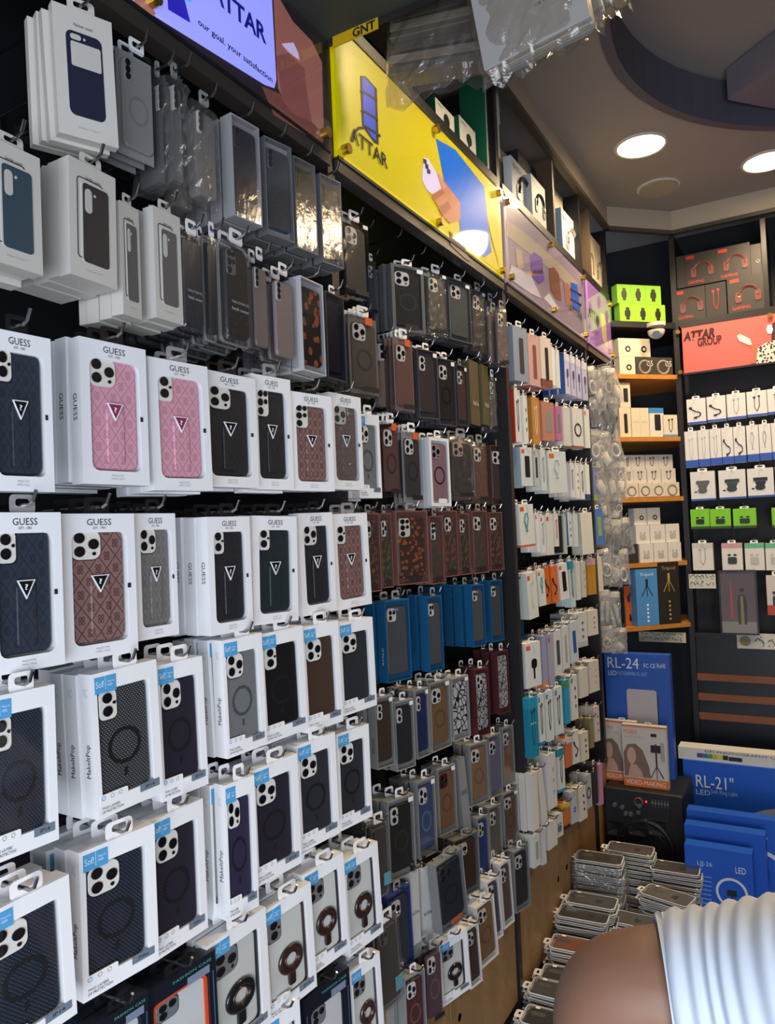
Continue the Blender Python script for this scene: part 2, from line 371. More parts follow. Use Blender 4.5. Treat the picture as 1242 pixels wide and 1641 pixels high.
# ------------------------------------------------------------------ ceiling lamps
def downlight(px, py, label, lit=True, r=.1, pos=None, cool=False):
    p = pos or onz(px, py, ZC)
    e = empty('ceiling_light' if lit else 'ceiling_speaker', (p.x, p.y, ZC))
    def fx(o): o.rotation_euler = (math.pi/2, 0, 0); return o      # discs are built facing -y, turned to face down
    fx(ob('trim_ring', B().torus(0, 0, r, .008, 0, 32, 6), mat('#cfc9bf', .4), e))
    if lit:
        k = ob('lens_disc', B().cyl(0, 0, r*.97, -.004, .0, 32), emis('#dfe8ff' if cool else '#ffe0ae', 10), e); k.rotation_euler = (math.pi/2,0,0)
        d = bpy.data.lights.new('lamp', 'SPOT'); d.energy = 40 if cool else 66; d.color = (.85,.92,1.0) if cool else (1.0, .76, .47); d.spot_size = math.radians(150); d.spot_blend = .6; d.shadow_soft_size = .09
        lo = bpy.data.objects.new('lamp_light', d); COL.objects.link(lo); lo.location = (0,0,-.03); lo.parent = e
    else:
        ob('grille', B().cyl(0, 0, r*.97, -.012, .0, 32), mat('#a49a89', .6), e).rotation_euler = (math.pi/2,0,0)
    return tag(e, label, 'ceiling light' if lit else 'speaker', 'round ceiling lights' if lit else None)
def emis(h, s):
    key = ('e', h, s)
    if key not in MATS:
        m = bpy.data.materials.new('glowing'); m.use_nodes = True; bb = m.node_tree.nodes['Principled BSDF']; bb.inputs['Base Color'].default_value = hexc(h)
        bb.inputs['Emission Color'].default_value = hexc(h); bb.inputs['Emission Strength'].default_value = s; MATS[key] = m
    return MATS[key]
downlight(1027, 233, 'round warm ceiling light nearest the case wall')
downlight(1229, 258, 'round warm ceiling light cut by the right picture edge')
downlight(1055, 300, 'unlit round ceiling speaker grille in front of the back wall', False, .09)
downlight(0, 0, 'round ceiling light over the aisle, outside the picture', pos=Vector((.62, 1.95, 0)))
downlight(0, 0, 'round ceiling light at the far right of the aisle', pos=Vector((1.9, 2.6, 0)))
# ================================================================== packaged goods: builders
WHITE = mat('#eceef2', .45); OFFW = mat('#dcdad4', .5); INK = mat('#22252c', .5); LGREY = mat('#a9a7a6', .5); CLEAR = film('#ffffff', .03, .06); CLEARB = film('#f8f8f9', .05, .08, .03)
CRINK = film('#f8f8f8', .07, .14, .35, .03); BLISTER = film('#f4f4f5', .06, .1, .04, .03); STEEL = mat('#9a9a9c', .25, 1.0); LENSM = mat('#10111a', .15, 0, .6, 1.0); PLATE = mat('#e6e4de', .35)
TABW = mat('#f0f0f2', .45); TABC = film('#f4f4f4', .2, .15, .1, .25); BLUET = mat('#4f9fd4', .5); SILV = mat('#b9bcc2', .28, 1.0)
def frame_box(b, W, H, T, l, r, t, bo, rad, depth):
    """carton with a window cut into the front, its reveal and its back"""
    x0, x1 = -W/2, W/2
    inn = rr((x0+l+x1-r)/2, (bo+H-t)/2, W-l-r, H-t-bo, rad, 3); n = len(inn); k = n//4
    o = [(x1,0),(x1,H),(x0,H),(x0,0)]
    vs = [(x,0,z) for x,z in o]+[(x,0,z) for x,z in inn]+[(x,depth,z) for x,z in inn]+[(x,T,z) for x,z in o]
    fs = []
    for c in range(4):
        base = 4+c*k
        for i in range(k-1): fs.append((c, base+i+1, base+i))
        nb = 4+((c+1)%4)*k
        fs.append((c, (c+1)%4, nb, base+k-1))
        fs.append((c, 4+2*n+c, 4+2*n+(c+1)%4, (c+1)%4))
    for i in range(n): fs.append((4+i, 4+(i+1)%n, 4+n+(i+1)%n, 4+n+i))
    fs.append(tuple(range(4+n, 4+2*n))); fs.append(tuple(reversed(range(4+2*n, 8+2*n))))
    b.add(vs, fs)
def tab_mesh(b, w=.034, h=.022, T=.0008, y=.004):
    """hanging tab with its slot, sitting on top edge z = 0"""
    po = rr(0, h/2-.001, w, h+.002, .006, 3); pi = rr(0, h*.55, w*.55, h*.42, .0035, 3); b.ringp(po, pi, y, y+T)
def lens_spots(style, w):
    s = w*.148
    if style == 'tri': return (.53, .52, [(-.125, .125, s*.64), (-.125, -.115, s*.64), (.125, .01, s*.64), (.13,-.16,s*.22)])
    if style == 'two': return (.34, .52, [(-.02, .12, s*.62), (-.02, -.11, s*.62), (.11, .02, s*.2)])
    if style == 'quad': return (.40, .62, [(-.085, .2, s*.58), (-.085, 0, s*.58), (-.085, -.2, s*.58), (.09, .2, s*.45), (.09, .02, s*.4)])
    if style == 'pill': return (.24, .50, [(0, .15, s*.55), (0, 0, s*.55), (0, -.15, s*.55)])
    if style == 'sq': return (.42, .40, [(-.09, .08, s*.5), (.09, .08, s*.5), (-.09, -.08, s*.5)])
def make_case(parent, W, H, m, cx=0, cz=0, y0=.004, y1=.012, cam='tri', plate=None, ring=None, detail=2, lenses=True, frame=None, lensm=None):
    """phone case seen from its back: body, camera plate, lenses, magnet ring"""
    rad = min(W,H)*.15
    c = part('phone_case', (round(W,4),round(H,4),round(cx,4),round(cz,4),round(y0,4),round(y1,4)), lambda b: b.slab(cx, cz, W, H, rad, y0, y1, .0022, 4), m, parent)
    if cam:
        pw, ph, sp = lens_spots(cam, W); pw *= W; ph *= W
        px, pz = cx-W/2+pw/2+W*.035, cz+H/2-ph/2-W*.04
        k = (round(W,4),round(H,4),round(cx,4),round(cz,4),round(y0,4),cam)
        if frame: part('camera_frame', k, lambda b: b.slab(px, pz, pw+W*.04, ph+W*.04, min(pw,ph)*.3, y0-.0012, y0+.002, .0008, 4), frame, c)
        part('camera_plate', k, lambda b: b.slab(px, pz, pw, ph, min(pw,ph)*.28, y0-.0018, y0+.002, .0006, 4), plate or PLATE, c)
        if lenses:
            if detail >= 2:
                for i, (lx, lz, r) in enumerate(sp):
                    part('lens', k+(i,), lambda b: b.cyl(px+lx*W, pz+lz*W, r, y0-.0032, y0, 14), lensm or LENSM, c)
            else:
                def f(b):
                    for (lx, lz, r) in sp: b.cyl(px+lx*W, pz+lz*W, r, y0-.0032, y0, 8)
                part('camera_lenses', k, f, lensm or LENSM, c)
    if ring:
        R = W*.31; k2 = (round(W,4),round(cx,4),round(cz,4),round(y0,4))
        n = 28 if detail >= 2 else 18
        part('magnet_ring', k2+(n,), lambda b: b.ringp([(cx+R*1.06*math.cos(6.2832*i/n), cz-H*.06+R*1.06*math.sin(6.2832*i/n)) for i in range(n)], [(cx+R*.84*math.cos(6.2832*i/n), cz-H*.06+R*.84*math.sin(6.2832*i/n)) for i in range(n)], y0-.0005, y0+.001), ring, c)
        if detail >= 2: part('magnet_bar', k2, lambda b: b.box(cx-W*.035, cx+W*.035, y0-.0005, y0+.001, cz-H*.06-R*1.75, cz-H*.06-R*1.3), ring, c)
    return c
MONO = {'navy': patt('mono', '#2a3444', '#1b222f'), 'pink': patt('mono', '#d9a3b4', '#c27d97'), 'black': patt('mono', '#23262d', '#17191e'), 'brown': patt('mono', '#8b6a66', '#4a2f33'), 'grey': patt('mono', '#7b7a78', '#636261'), 'green': patt('mono', '#1c2b31', '#141d22'), 'taupe': patt('mono', '#6f5c5a', '#4f3f40')}
NOM = {}
def front(kind, **o): return KINDS[kind](**o)
def k_mono(col='navy', cam='tri', spine=True, emblem=None, casecol=None, film_m=None, **_):
    W, H, T = .1, .19, .024
    r = ob('monogram_window_box', cmesh(('mono_carton',), lambda b: frame_box(b, W, H, T, .0135, .012, .025, .018, .010, .016)), mat('#eaecf1', .4))
    c = make_case(r, .074, .151, MONO[col], -.0015, .0955, .0045, .0145, cam, plate=PLATE, detail=2, frame=mat({'pink':'#d39aa8','brown':'#6e3f3c'}.get(col,'#23262c'), .4))
    part('grip_strap', (1,), lambda b: b.slab(.001, .066, .026, .074, .004, .002, .0047, .001, 3), MONO[col], c)
    tri = [(-.012,.1085),(0,.0855),(.012,.1085)]; tin = [(-.0102,.1074),(0,.0880),(.0102,.1074)]
    part('emblem_rim', (1,), lambda b: b.ringp(tri, tin, -.0002, .002), mat('#e4e6ea', .35), c)
    part('emblem', (1,), lambda b: b.prism(tin, .0006, .002), mat('#8d2f57' if col == 'pink' else '#15151a', .25, 0, .5, .6), c)
    text('?', mat('#e4e6ea', .35), c, -.0022, .0965, .0044, .007, y=.0002, bold=.02)
    part('window_film', (1,), lambda b: b.box(-W/2+.0125, W/2-.011, .0008, .0012, .0165, H-.0245), film_m or CLEAR, r)
    text('GUESS', INK, r, -.0165, H-.0155, .033, .0085); text('EST. 1981', INK, r, -.0085, H-.0205, .017, .003)
    text('MADE FOR', LGREY, r, -.009, .0105, .018, .0028); text('14PRO MAX', LGREY, r, -.010, .0062, .020, .0028)
    part('side_clip', (1,), lambda b: b.box(W/2-.012, W/2-.008, -.0006, .001, .088, .0945), INK, r)
    if spine: spine_text(r, 'GUESS', W, H, .1, .035, .008)
    part('hang_tab', (2,), lambda b: (tab_mesh(b), [None for i in range(0)]), TABB if random.random() < .5 else TABC, r).location = (0,0,H)
    return r, W, H, T
TABB = mat('#17181c', .35)
def spine_text(r, s, W, H, z, ln, ht, m=None, up=False):
    o = ob('spine_lettering', text_mesh(s), m or INK, r); o.scale = (ln, 1, ht)
    # on the left flank (x = -W/2), running downwards
    if up: o.matrix_local = Matrix.Translation((-W/2-.0005, .0065, z-ln/2)) @ Matrix(((0,1,0,0),(0,0,1,0),(1,0,0,0),(0,0,0,1))) @ Matrix.Diagonal((ln,1,ht,1))
    else: o.matrix_local = Matrix.Translation((-W/2-.0005, .016 if ht < .009 else .017, z+ln/2)) @ Matrix(((0,1,0,0),(0,0,-1,0),(-1,0,0,0),(0,0,0,1))) @ Matrix.Diagonal((ln,1,ht,1))
    return o
WEAVE = {'black': patt('mesh','#12151b','#525a66',.5,.0046), 'grey': patt('mesh','#23272b','#7d8488',.5,.0046), 'silver': patt('mesh','#5b6064','#b4b9bc',.45,.0044), 'purple': patt('mesh','#171522','#413c52',.5,.0046), 'navy': patt('mesh','#10151e','#42506a',.5,.0046), 'brown': patt('mesh','#35261f','#6d5547',.5,.0044), 'violet': patt('mesh','#1b1a30','#4c4a74',.5,.004), 'jet': mat('#17181c', .35)}
def sof_common(W, H, T, grey='#6f7b8b', model='IP14'):
    r = ob('blue_tab_window_box', cmesh(('sof_carton',), lambda b: frame_box(b, W, H, T, .0075, .0135, .024, .022, .001, .016)), WHITE)
    part('blue_label', (1,), lambda b: b.box(-W/2+.0045, -W/2+.0195, -.0006, .0004, H-.0275, H-.0055), BLUET, r)
    part('blue_label', (2,), lambda b: b.box(-W/2+.0205, -W/2+.0355, -.0006, .0004, H-.0275, H-.0055), BLUET, r)
    wt = mat('#dff0fb', .5)
    text('Sof!', wt, r, -W/2+.006, H-.0195, .0115, .0085, y=-.001); text('Magnetic', wt, r, -W/2+.0225, H-.0150, .011, .003, y=-.001); text('case', wt, r, -W/2+.0225, H-.0195, .007, .003, y=-.001)
    part('white_tag', (1,), lambda b: b.slab(-W/2+.024, .0225, .041, .015, .002, -.0004, .0006, 0, 2), WHITE, r)
    part('grey_tag', (1,), lambda b: b.slab(W/2-.0215, .0185, .031, .0105, .001, -.0006, .0006, 0, 2), mat(grey, .5), r)
    text(model, INK, r, W/2-.0285, .0163, .014, .0044, y=-.001)
    for i, x in enumerate((.0085, .021, .033)): part('printed_icon', (i,), lambda b: b.ringp([(-W/2+x+.003*math.cos(q*.785), .0255+.003*math.sin(q*.785)) for q in range(8)], [(-W/2+x+.0022*math.cos(q*.785), .0255+.0022*math.sin(q*.785)) for q in range(8)], -.0008, -.0003), BLUET if i == 0 else LGREY, r)
    text('TWO LAYERS', INK, r, -W/2+.0055, .0105, .026, .0034); text('OF PROTECTION', INK, r, -W/2+.0055, .0055, .031, .0034)
    spine_text(r, 'MakeItPop', W, H, .075, .044, .0105, up=True)
    o = spine_text(r, 'Sof!', W, H, .165, .012, .0085, mat('#b9d6ea', .5))
    part('hang_tab', (1,), lambda b: tab_mesh(b, .036, .022), TABW, r).location = (.004, 0, H)
    part('window_film', (3,), lambda b: b.box(-W/2+.007, W/2-.013, .0008, .0012, .0215, H-.0235), CLEAR, r)
    return r
def k_sof(col='black', cam='tri', model='IP14', ring=True, **_):
    W, H, T = .1, .19, .024
    r = sof_common(W, H, T, model=model)
    c = make_case(r, .076, .148, WEAVE[col], -.0035, .0935, .004, .0145, cam, ring=mat('#15181d' if col != 'silver' else '#4a4e52', .5) if ring else None, frame=mat('#1b1e24', .35))
    return r, W, H, T
def k_sofring(col='#241b1c', cam='tri', model='IP14', **_):
    W, H, T = .1, .19, .026
    r = sof_common(W, H, T, model=model)
    fr = mat(col, .35)
    c = make_case(r, .074, .146, mat('#cfd2ce', .35), -.0035, .0935, .006, .0145, cam, frame=fr, plate=mat('#8d9092', .3, .3))
    part('case_bumper', (1,), lambda b: b.ringp(rr(-.0035,.0935,.079,.150,.013,4), rr(-.0035,.0935,.070,.141,.009,4), .0042, .0145), fr, c)
    g = mat(col, .2, 0, .5, .8)
    part('ring_holder', (1,), lambda b: b.torus(.003, .078, .0195, .0062, .004, 30, 8, .7), g, c)
    part('ring_core', (1,), lambda b: b.torus(.003, .078, .0125, .002, .003, 26, 6), mat('#7d5a56', .2, .8), c)
    part('ring_tongue', (1,), lambda b: b.slab(.003, .0465, .0135, .026, .004, .0015, .006, .0008, 3), g, c)
    return r, W, H, T
def k_fashion(col='#d8532b', **_):
    W, H, T = .1, .19, .022
    r = ob('dark_window_box', cmesh(('fash_carton',), lambda b: frame_box(b, W, H, T, .011, .011, .026, .02, .004, .014)), mat('#151a26', .35))
    fr = mat(col, .4); c = make_case(r, .072, .140, mat('#cdd0d2', .3), 0, .0905, .006, .013, 'sq', frame=mat('#17181c', .3), plate=mat('#8f959a', .3, .4))
    part('case_bumper', (2,), lambda b: b.ringp(rr(0,.0905,.077,.144,.013,4), rr(0,.0905,.068,.135,.009,4), .0035, .013), fr, c)
    part('magnet_hoop', (2,), lambda b: b.torus(0, .072, .021, .0048, .0045, 30, 6, .6), fr, c)
    text('FASHION CASE', mat('#4aa79a', .5), r, -.012, H-.0125, .055, .0042); part('grey_tag', (5,), lambda b: b.box(.008, .040, -.0008, .0004, H-.029, H-.017), mat('#76839a', .5), r)
    for k, x in enumerate((-W/2+.004, W/2-.0055)): part('edge_line', (k,), lambda b: b.box(x, x+.0012, -.0005, .0003, .02, H-.03), mat('#3a5f86', .5), r)
    part('window_film', (4,), lambda b: b.box(-W/2+.0105, W/2-.0105, .0008, .0012, .0195, H-.0255), CLEAR, r)
    part('hang_tab', (3,), lambda b: tab_mesh(b, .04, .018), TABB, r).location = (0,0,H)
    return r, W, H, T
def k_print(col='#262838', style='fold', title='Sandar cover', sub='Galaxy Z Fold 5', T=.02, **_):
    W, H = .1, .19
    r = ob('printed_cover_box', cmesh(('print_carton',T), lambda b: b.box(-W/2, W/2, 0, T, 0, H)), mat('#c9c6c0', .45))  # off-white grey card, darkened to carry the dimmer light of the upper rows
    m = mat(col, .4); hole = mat('#bfbdb8', .45)
    text(title, INK, r, -.016, H-.026, .032, .0048); text(sub, LGREY, r, -.018, .013, .036, .0038)
    if style == 'flip':
        p = part('printed_case', (1,), lambda b: b.slab(0, .094, .060, .124, .010, -.0008, .0, 0, 4), m, r)
        part('printed_window', (1,), lambda b: b.slab(.002, .1225, .050, .036, .003, -.0012, -.0006, 0, 3), hole, p); part('printed_camera_hole', (1,), lambda b: b.slab(-.014, .1475, .018, .008, .0039, -.0012, -.0006, 0, 4), hole, p)
        part('printed_flash', (1,), lambda b: b.cyl(.0005, .1475, .002, -.0012, -.0006, 10), hole, p)
    else:
        part('printed_outline', (2,), lambda b: b.ringp(rr(-.007,.098,.055,.132,.006,3), rr(-.007,.098,.052,.129,.005,3), -.0006, 0), mat('#2a2a36', .5), r)
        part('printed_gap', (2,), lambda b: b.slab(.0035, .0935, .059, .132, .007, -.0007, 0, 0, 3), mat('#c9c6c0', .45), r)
        p = part('printed_case', (2,), lambda b: b.slab(.0045, .092, .055, .129, .006, -.0011, 0, 0, 3), m, r)
        part('printed_camera_hole', (2,), lambda b: b.slab(-.0115, .1285, .015, .040, .0072, -.0015, -.0009, 0, 4), hole, p); part('printed_flash', (2,), lambda b: b.cyl(.002, .141, .0025, -.0015, -.0009, 10), hole, p)
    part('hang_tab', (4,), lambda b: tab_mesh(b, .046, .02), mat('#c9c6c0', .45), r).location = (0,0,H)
    return r, W, H, T
def k_clear(case='#3a3c3f', cam='tri', ring=None, sticker=None, label='#1d2024', crinkle=False, back=None, tab='w', detail=1, plate=None, side=None, top=None, caserough=.35, T=.018, logo=None, pattern=None, **_):
    """clear box with a case inside"""
    W, H = .1, .19
    r = ob('clear_case_pack', cmesh(('clear_box', T, crinkle), lambda b: crinkle_box(b, W, H, T) if crinkle else b.slab(0, H/2, W, H, .003, 0, T, .001, 2)), CRINK if crinkle else CLEARB)
    if back: part('backing_card', (T,), lambda b: b.box(-W/2+.002, W/2-.002, T-.002, T-.001, .002, H-.002), mat(back, .5), r)
    cm = pattern or mat(case, caserough)
    make_case(r, .080, .158, cm, 0, .094, .004, T-.004, cam, plate=plate or mat('#cfccc6', .35), ring=mat(ring, .4) if ring else None, detail=detail, frame=mat('#1a1b1f', .3) if detail > 1 else None)
    if label: part('bottom_label', (1,), lambda b: b.box(-.012, W/2-.010, -.0008, .0002, .008, .020), mat(label, .5), r)
    if sticker: part('sticker', (1,), lambda b: b.box(.002, .026, -.0009, .0002, H-.021, H-.003), mat(sticker, .5), r)
    if top: part('top_label', (1,), lambda b: b.box(W/2-.022, W/2-.004, -.0009, .0002, H-.014, H-.005), mat('#e8e8ea', .5), r)
    if side: part('purple_seal', (1,), lambda b: b.box(W/2-.006, W/2+.0006, -.0008, .006, H*.5, H*.5+.03), mat(side, .4), r)
    if logo: text(logo, mat('#c9c9cc', .5), r, -.026, H*.42, .052, .009)
    if tab: part('hang_tab', (5,), lambda b: tab_mesh(b, .040, .024), TABW if tab == 'w' else (TABB if tab == 'b' else TABC), r).location = (0,0,H)
    return r, W, H, T+(.006 if crinkle else 0)
def crinkle_box(b, W, H, T):
    rnd = random.Random(3); nx, nz = 8, 14; vs = []; fs = []
    for s in (0, 1):
        for j in range(nz+1):
            for i in range(nx+1):
                e = min(i, nx-i, j, nz-j); k = 0 if e == 0 else 1
                y = T/2 + (-1 if s == 0 else 1)*(T/2*(.35+.65*k)) + rnd.uniform(-1,1)*.0022*k
                vs.append((-W/2+W*i/nx+rnd.uniform(-1,1)*.001, y, H*j/nz+rnd.uniform(-1,1)*.001))
    q = (nx+1)*(nz+1)
    for s in (0, 1):
        for j in range(nz):
            for i in range(nx):
                a = s*q+j*(nx+1)+i; fs.append((a,a+1,a+nx+2,a+nx+1))
    for i in range(nx): fs += [(i,i+1,q+i+1,q+i), (nz*(nx+1)+i, nz*(nx+1)+i+1, q+nz*(nx+1)+i+1, q+nz*(nx+1)+i)]
    for j in range(nz): fs += [(j*(nx+1),(j+1)*(nx+1),q+(j+1)*(nx+1),q+j*(nx+1)), (j*(nx+1)+nx,(j+1)*(nx+1)+nx,q+(j+1)*(nx+1)+nx,q+j*(nx+1)+nx)]
    b.add(vs, fs); b.smooth = False
def k_blister(case='#20242a', rim='#a7a9ac', cam='pill', label=None, logo=None, tab='w', **_):
    """rounded blister pack with a shiny rim"""
    W, H, T = .092, .185, .02
    r = ob('blister_pack', cmesh(('blister',), lambda b: b.slab(0, H/2, W, H, .013, 0, T, .004, 4)), BLISTER)
    part('rim', (1,), lambda b: b.ringp(rr(0,H/2,W+.004,H+.004,.014,4), rr(0,H/2,W-.004,H-.004,.011,4), T-.008, T-.004), mat(rim, .3, .6), r)
    make_case(r, .076, .160, mat(case, .25), 0, H/2, .005, T-.004, cam, plate=mat('#6c6f73', .3, .4), detail=1)
    if label: part('teal_label', (1,), lambda b: b.box(.010, .040, -.0008, .0002, .030, .060), mat(label, .5), r)
    if logo:
        for i, t in enumerate(logo): text(t, mat('#b9bcc6', .5), r, -.028, .07-.012*i, .056, .006)
    if tab: part('hang_tab', (6,), lambda b: tab_mesh(b, .042, .026), TABW if tab == 'w' else TABC, r).location = (0,0,H)
    return r, W, H, T
def k_tray(side='#1d5a84', case='#6b6d70', cam='tri', pattern=None, ring=None, back=None, spine=None, stick=None, T=.026, tab='c', plate=None, detail=1, rim=.003, seal=None, badge=None, title=None, **_):
    """coloured tray with a clear front"""
    W, H = .095, .19
    r = ob('tray_case_box', cmesh(('tray', rim, T), lambda b: frame_box(b, W, H, T, rim, rim, rim, rim, .002, min(T-.004,.011))), mat(side, .45))
    part('clear_front', (rim,), lambda b: b.box(-W/2+rim*.6, W/2-rim*.6, .0004, .001, rim*.6, H-rim*.6), CLEARB, r)
    if back: part('backing_card', ('t',T), lambda b: b.box(-W/2+.004, W/2-.004, .0100, .0108, .004, H-.004), mat(back, .5), r)
    make_case(r, .078, .158, pattern or mat(case, .35), 0, H/2, .0035, .0098, cam, plate=plate, ring=mat(ring, .4) if ring else None, detail=detail)
    if spine: spine_text(r, spine, W, H, .06, .04, .007, mat('#2a2c30', .5) if side[1] in 'abcdef89' else mat('#c9c9c2', .5))
    if stick: part('white_sticker', (1,), lambda b: b.box(W/2-.020, W/2-.003, -.0008, .0002, H-.017, H-.006), mat('#ececee', .5), r)
    if badge: part('bottom_badge', (1,), lambda b: b.slab(.006, .014, .040, .014, .006, -.0006, .0004, 0, 3), mat(badge, .5), r)
    if title: text(title, mat('#1c1d20', .4), r, -.022, H-.0085, .044, .006)
    if seal: text(seal, mat('#a99be0', .4), r, -.032, H-.028, .036, .010)
    if tab: part('hang_tab', (7,), lambda b: tab_mesh(b, .030, .022), TABW if tab == 'w' else TABC, r).location = (.004,.004,H)
    return r, W, H, T
def k_carton(col='#e4e6e8', pic=None, piccol='#24262b', band=None, bandh=.16, logo=None, logocol='#d8622f', W=.08, H=.16, T=.03, tab='w', side=None, words=None, wcol='#2a2c30', topband=None, spine=None, **_):
    """plain printed carton on a hook or a shelf"""
    r = ob('product_carton', cmesh(('carton', W, H, T), lambda b: b.box(-W/2, W/2, 0, T, 0, H)), mat(col, .5))
    k = (W, H)
    if band: part('colour_band', k+(bandh,), lambda b: b.box(-W/2-.0003, W/2+.0003, -.0005, T*.99, .0005, H*bandh), mat(band, .5), r)
    if topband: part('top_band', k, lambda b: b.box(-W/2-.0003, W/2+.0003, -.0005, T*.99, H*.82, H*.9995), mat(topband, .5), r)
    if side: part('coloured_flank', k+(T,), lambda b: b.box(-W/2-.0008, -W/2, .0, T, 0, H), mat(side, .5), r)
    if logo: part('printed_logo', k, lambda b: b.box(-W*.42, -W*.16, -.0006, .0002, H*.84, H*.94), mat(logocol, .5), r)
    pm = mat(piccol, .4); y0, y1 = -.0008, .0002
    def arcpts(cx, cz, R, a0, a1, n=10): return [(cx+R*math.cos(math.radians(a0+(a1-a0)*i/n)), cz+R*math.sin(math.radians(a0+(a1-a0)*i/n))) for i in range(n+1)]
    def line(b, pts, w): b.tube([(x, -.0003, z) for x, z in pts], w, 4)
    P = None
    if pic == 'cable': P = lambda b: (line(b, [(-W*.3,H*.62),(-W*.05,H*.5)]+arcpts(W*.02,H*.38,W*.2,60,-110,8), .0035), b.box(-W*.38,-W*.22,y0-.002,y1,H*.6,H*.68), b.box(-W*.15,W*.02,y0-.002,y1,H*.22,H*.28))
    elif pic == 'loop': P = lambda b: (line(b, [(W*.0,H*.35),(-W*.18,H*.6),(-W*.1,H*.78),(W*.02,H*.8),(W*.1,H*.66),(-W*.08,H*.36)], .003))
    elif pic == 'wire': P = lambda b: (line(b, [(-W*.12,H*.75),(-W*.12,H*.35),(-W*.02,H*.22)], .0018), line(b, [(W*.12,H*.78),(W*.12,H*.4),(0,H*.2)], .0018), b.cyl(-W*.12,H*.76,W*.07,y0-.001,y1,8), b.cyl(W*.12,H*.79,W*.07,y0-.001,y1,8))
    elif pic == 'phone': P = lambda b: b.slab(W*.06, H*.5, W*.42, H*.55, W*.06, y0, y1, 0, 3)
    elif pic == 'tall': P = lambda b: b.slab(W*.05, H*.47, W*.3, H*.66, W*.07, y0, y1, 0, 3)
    elif pic == 'mount': P = lambda b: (b.slab(0, H*.62, W*.55, H*.12, W*.04, y0-.001, y1, 0, 3), b.prism([(-W*.22,H*.55),(W*.22,H*.55),(W*.1,H*.3),(-W*.12,H*.3)], y0, y1), b.cyl(-W*.02,H*.34,W*.2,y0-.001,y1,10), b.cyl(-W*.3,H*.3,W*.06,y0,y1,8))
    elif pic == 'buds': P = lambda b: (b.slab(0, H*.36, W*.44, H*.26, W*.1, y0-.001, y1, 0, 3), b.cyl(-W*.14,H*.56,W*.09,y0,y1,8), b.cyl(W*.14,H*.56,W*.09,y0,y1,8))
    elif pic == 'brush': P = lambda b: (b.slab(W*.05, H*.52, W*.34, H*.22, W*.15, y0-.001, y1, 0, 4), b.box(W*.0,W*.1,y0,y1,H*.18,H*.42))
    elif pic == 'ring': P = lambda b: b.torus(0, H*.45, W*.3, W*.06, -.0002, 22, 5, .3)
    elif pic == 'headset': P = lambda b: (line(b, arcpts(W*.08,H*.45,W*.27,-10,190,10), W*.045), b.slab(-W*.2, H*.4, W*.17, H*.3, W*.06, y0-.002, y1, 0, 3), b.slab(W*.34, H*.4, W*.17, H*.3, W*.06, y0-.002, y1, 0, 3))
    elif pic == 'webcam': P = lambda b: (b.cyl(W*.06,H*.58,W*.15,y0-.001,y1,12), b.box(W*.0,W*.08,y0,y1,H*.3,H*.5), b.slab(W*.05,H*.25,W*.42,H*.12,W*.05,y0-.001,y1,0,3))
    elif pic == 'dots': P = lambda b: [b.cyl(W*.15,H*q,W*.09,y0,y1,8) for q in (.3,.5,.7)]
    elif pic == 'watch': P = lambda b: (b.box(-W*.1,W*.12,y0,y1,H*.15,H*.8), b.slab(0,H*.48,W*.36,H*.36,W*.1,y0-.001,y1,0,3))
    elif pic == 'badge': P = lambda b: b.torus(W*.1, H*.42, W*.13, W*.05, -.0002, 16, 5, .3)
    if P: part('printed_picture', k+(pic,), P, pm, r)
    if words:
        for i, (s, x, z, w, h) in enumerate(words): text(s, mat(wcol, .5), r, W*x, H*z, W*w, H*h, y=-.0009)
    if spine: spine_text(r, spine, W, H, H*.45, H*.4, T*.3, mat('#e8e8ea', .5))
    if tab: part('hang_tab', (8,W), lambda b: tab_mesh(b, min(.032,W*.5), .018), TABW if tab == 'w' else (TABB if tab == 'b' else TABC), r).location = (0,0,H)
    return r, W, H, T
def k_bag(fill='#d9d6cf', shape='coil', seed=0, header=None, turn=0, **_):
    """clear poly bag holding a small accessory"""
    W, H, T = .1, .16, .03
    def shell(b):
        rnd = random.Random(seed+11); nx, nz = 7, 10; vs = []; fs = []
        for s in (-1, 1):
            for j in range(nz+1):
                for i in range(nx+1):
                    e = math.sin(math.pi*i/nx)**.6*max(0, math.sin(math.pi*min(1,(nz-j)/nz*1.05)))**.5
                    vs.append((-W/2+W*i/nx*(1)+rnd.uniform(-1,1)*.003, T/2+s*(T*.5*e+.001)+rnd.uniform(-1,1)*.004*e, H*j/nz+rnd.uniform(-1,1)*.003))
        q = (nx+1)*(nz+1)
        for s in (0, 1):
            for j in range(nz):
                for i in range(nx): a = s*q+j*(nx+1)+i; fs.append((a,a+1,a+nx+2,a+nx+1))
        b.add(vs, fs)
    r = ob('poly_bag', cmesh(('bag', seed), shell), film('#fbf9f5', .12, .16, .5, .19))
    m = mat(fill, .5)
    if shape == 'coil': f = lambda b: [b.torus(rx, .06+rz, .027, .0058, T*.5+ry, 18, 5) for rx, ry, rz in ((0,0,0),(.003,.005,.004),(-.003,-.005,.002))]
    elif shape == 'plug': f = lambda b: (b.slab(0,.05,.05,.055,.008,T*.25,T*.75,.003,3), b.torus(0,.1,.018,.004,T*.5,14,5))
    else: f = lambda b: (b.slab(-.02,.06,.026,.09,.005,T*.3,T*.7,.002,3), b.slab(.02,.06,.026,.09,.005,T*.3,T*.7,.002,3))
    ct = part('contents', (shape,), f, m, r); rn = random.Random(seed*3+len(fill)+turn); ct.rotation_euler = (0, rn.uniform(-.7,.7), 0); ct.location = (-.05*math.sin(ct.rotation_euler[1]), 0, rn.uniform(-.004,.012))
    part('header_card', (seed%2,), lambda b: b.box(-W*.4, W*.4, T*.46, T*.52, H*.86, H*1.02), mat(header or '#cfcac0', .5), r)
    return r, W, H, T
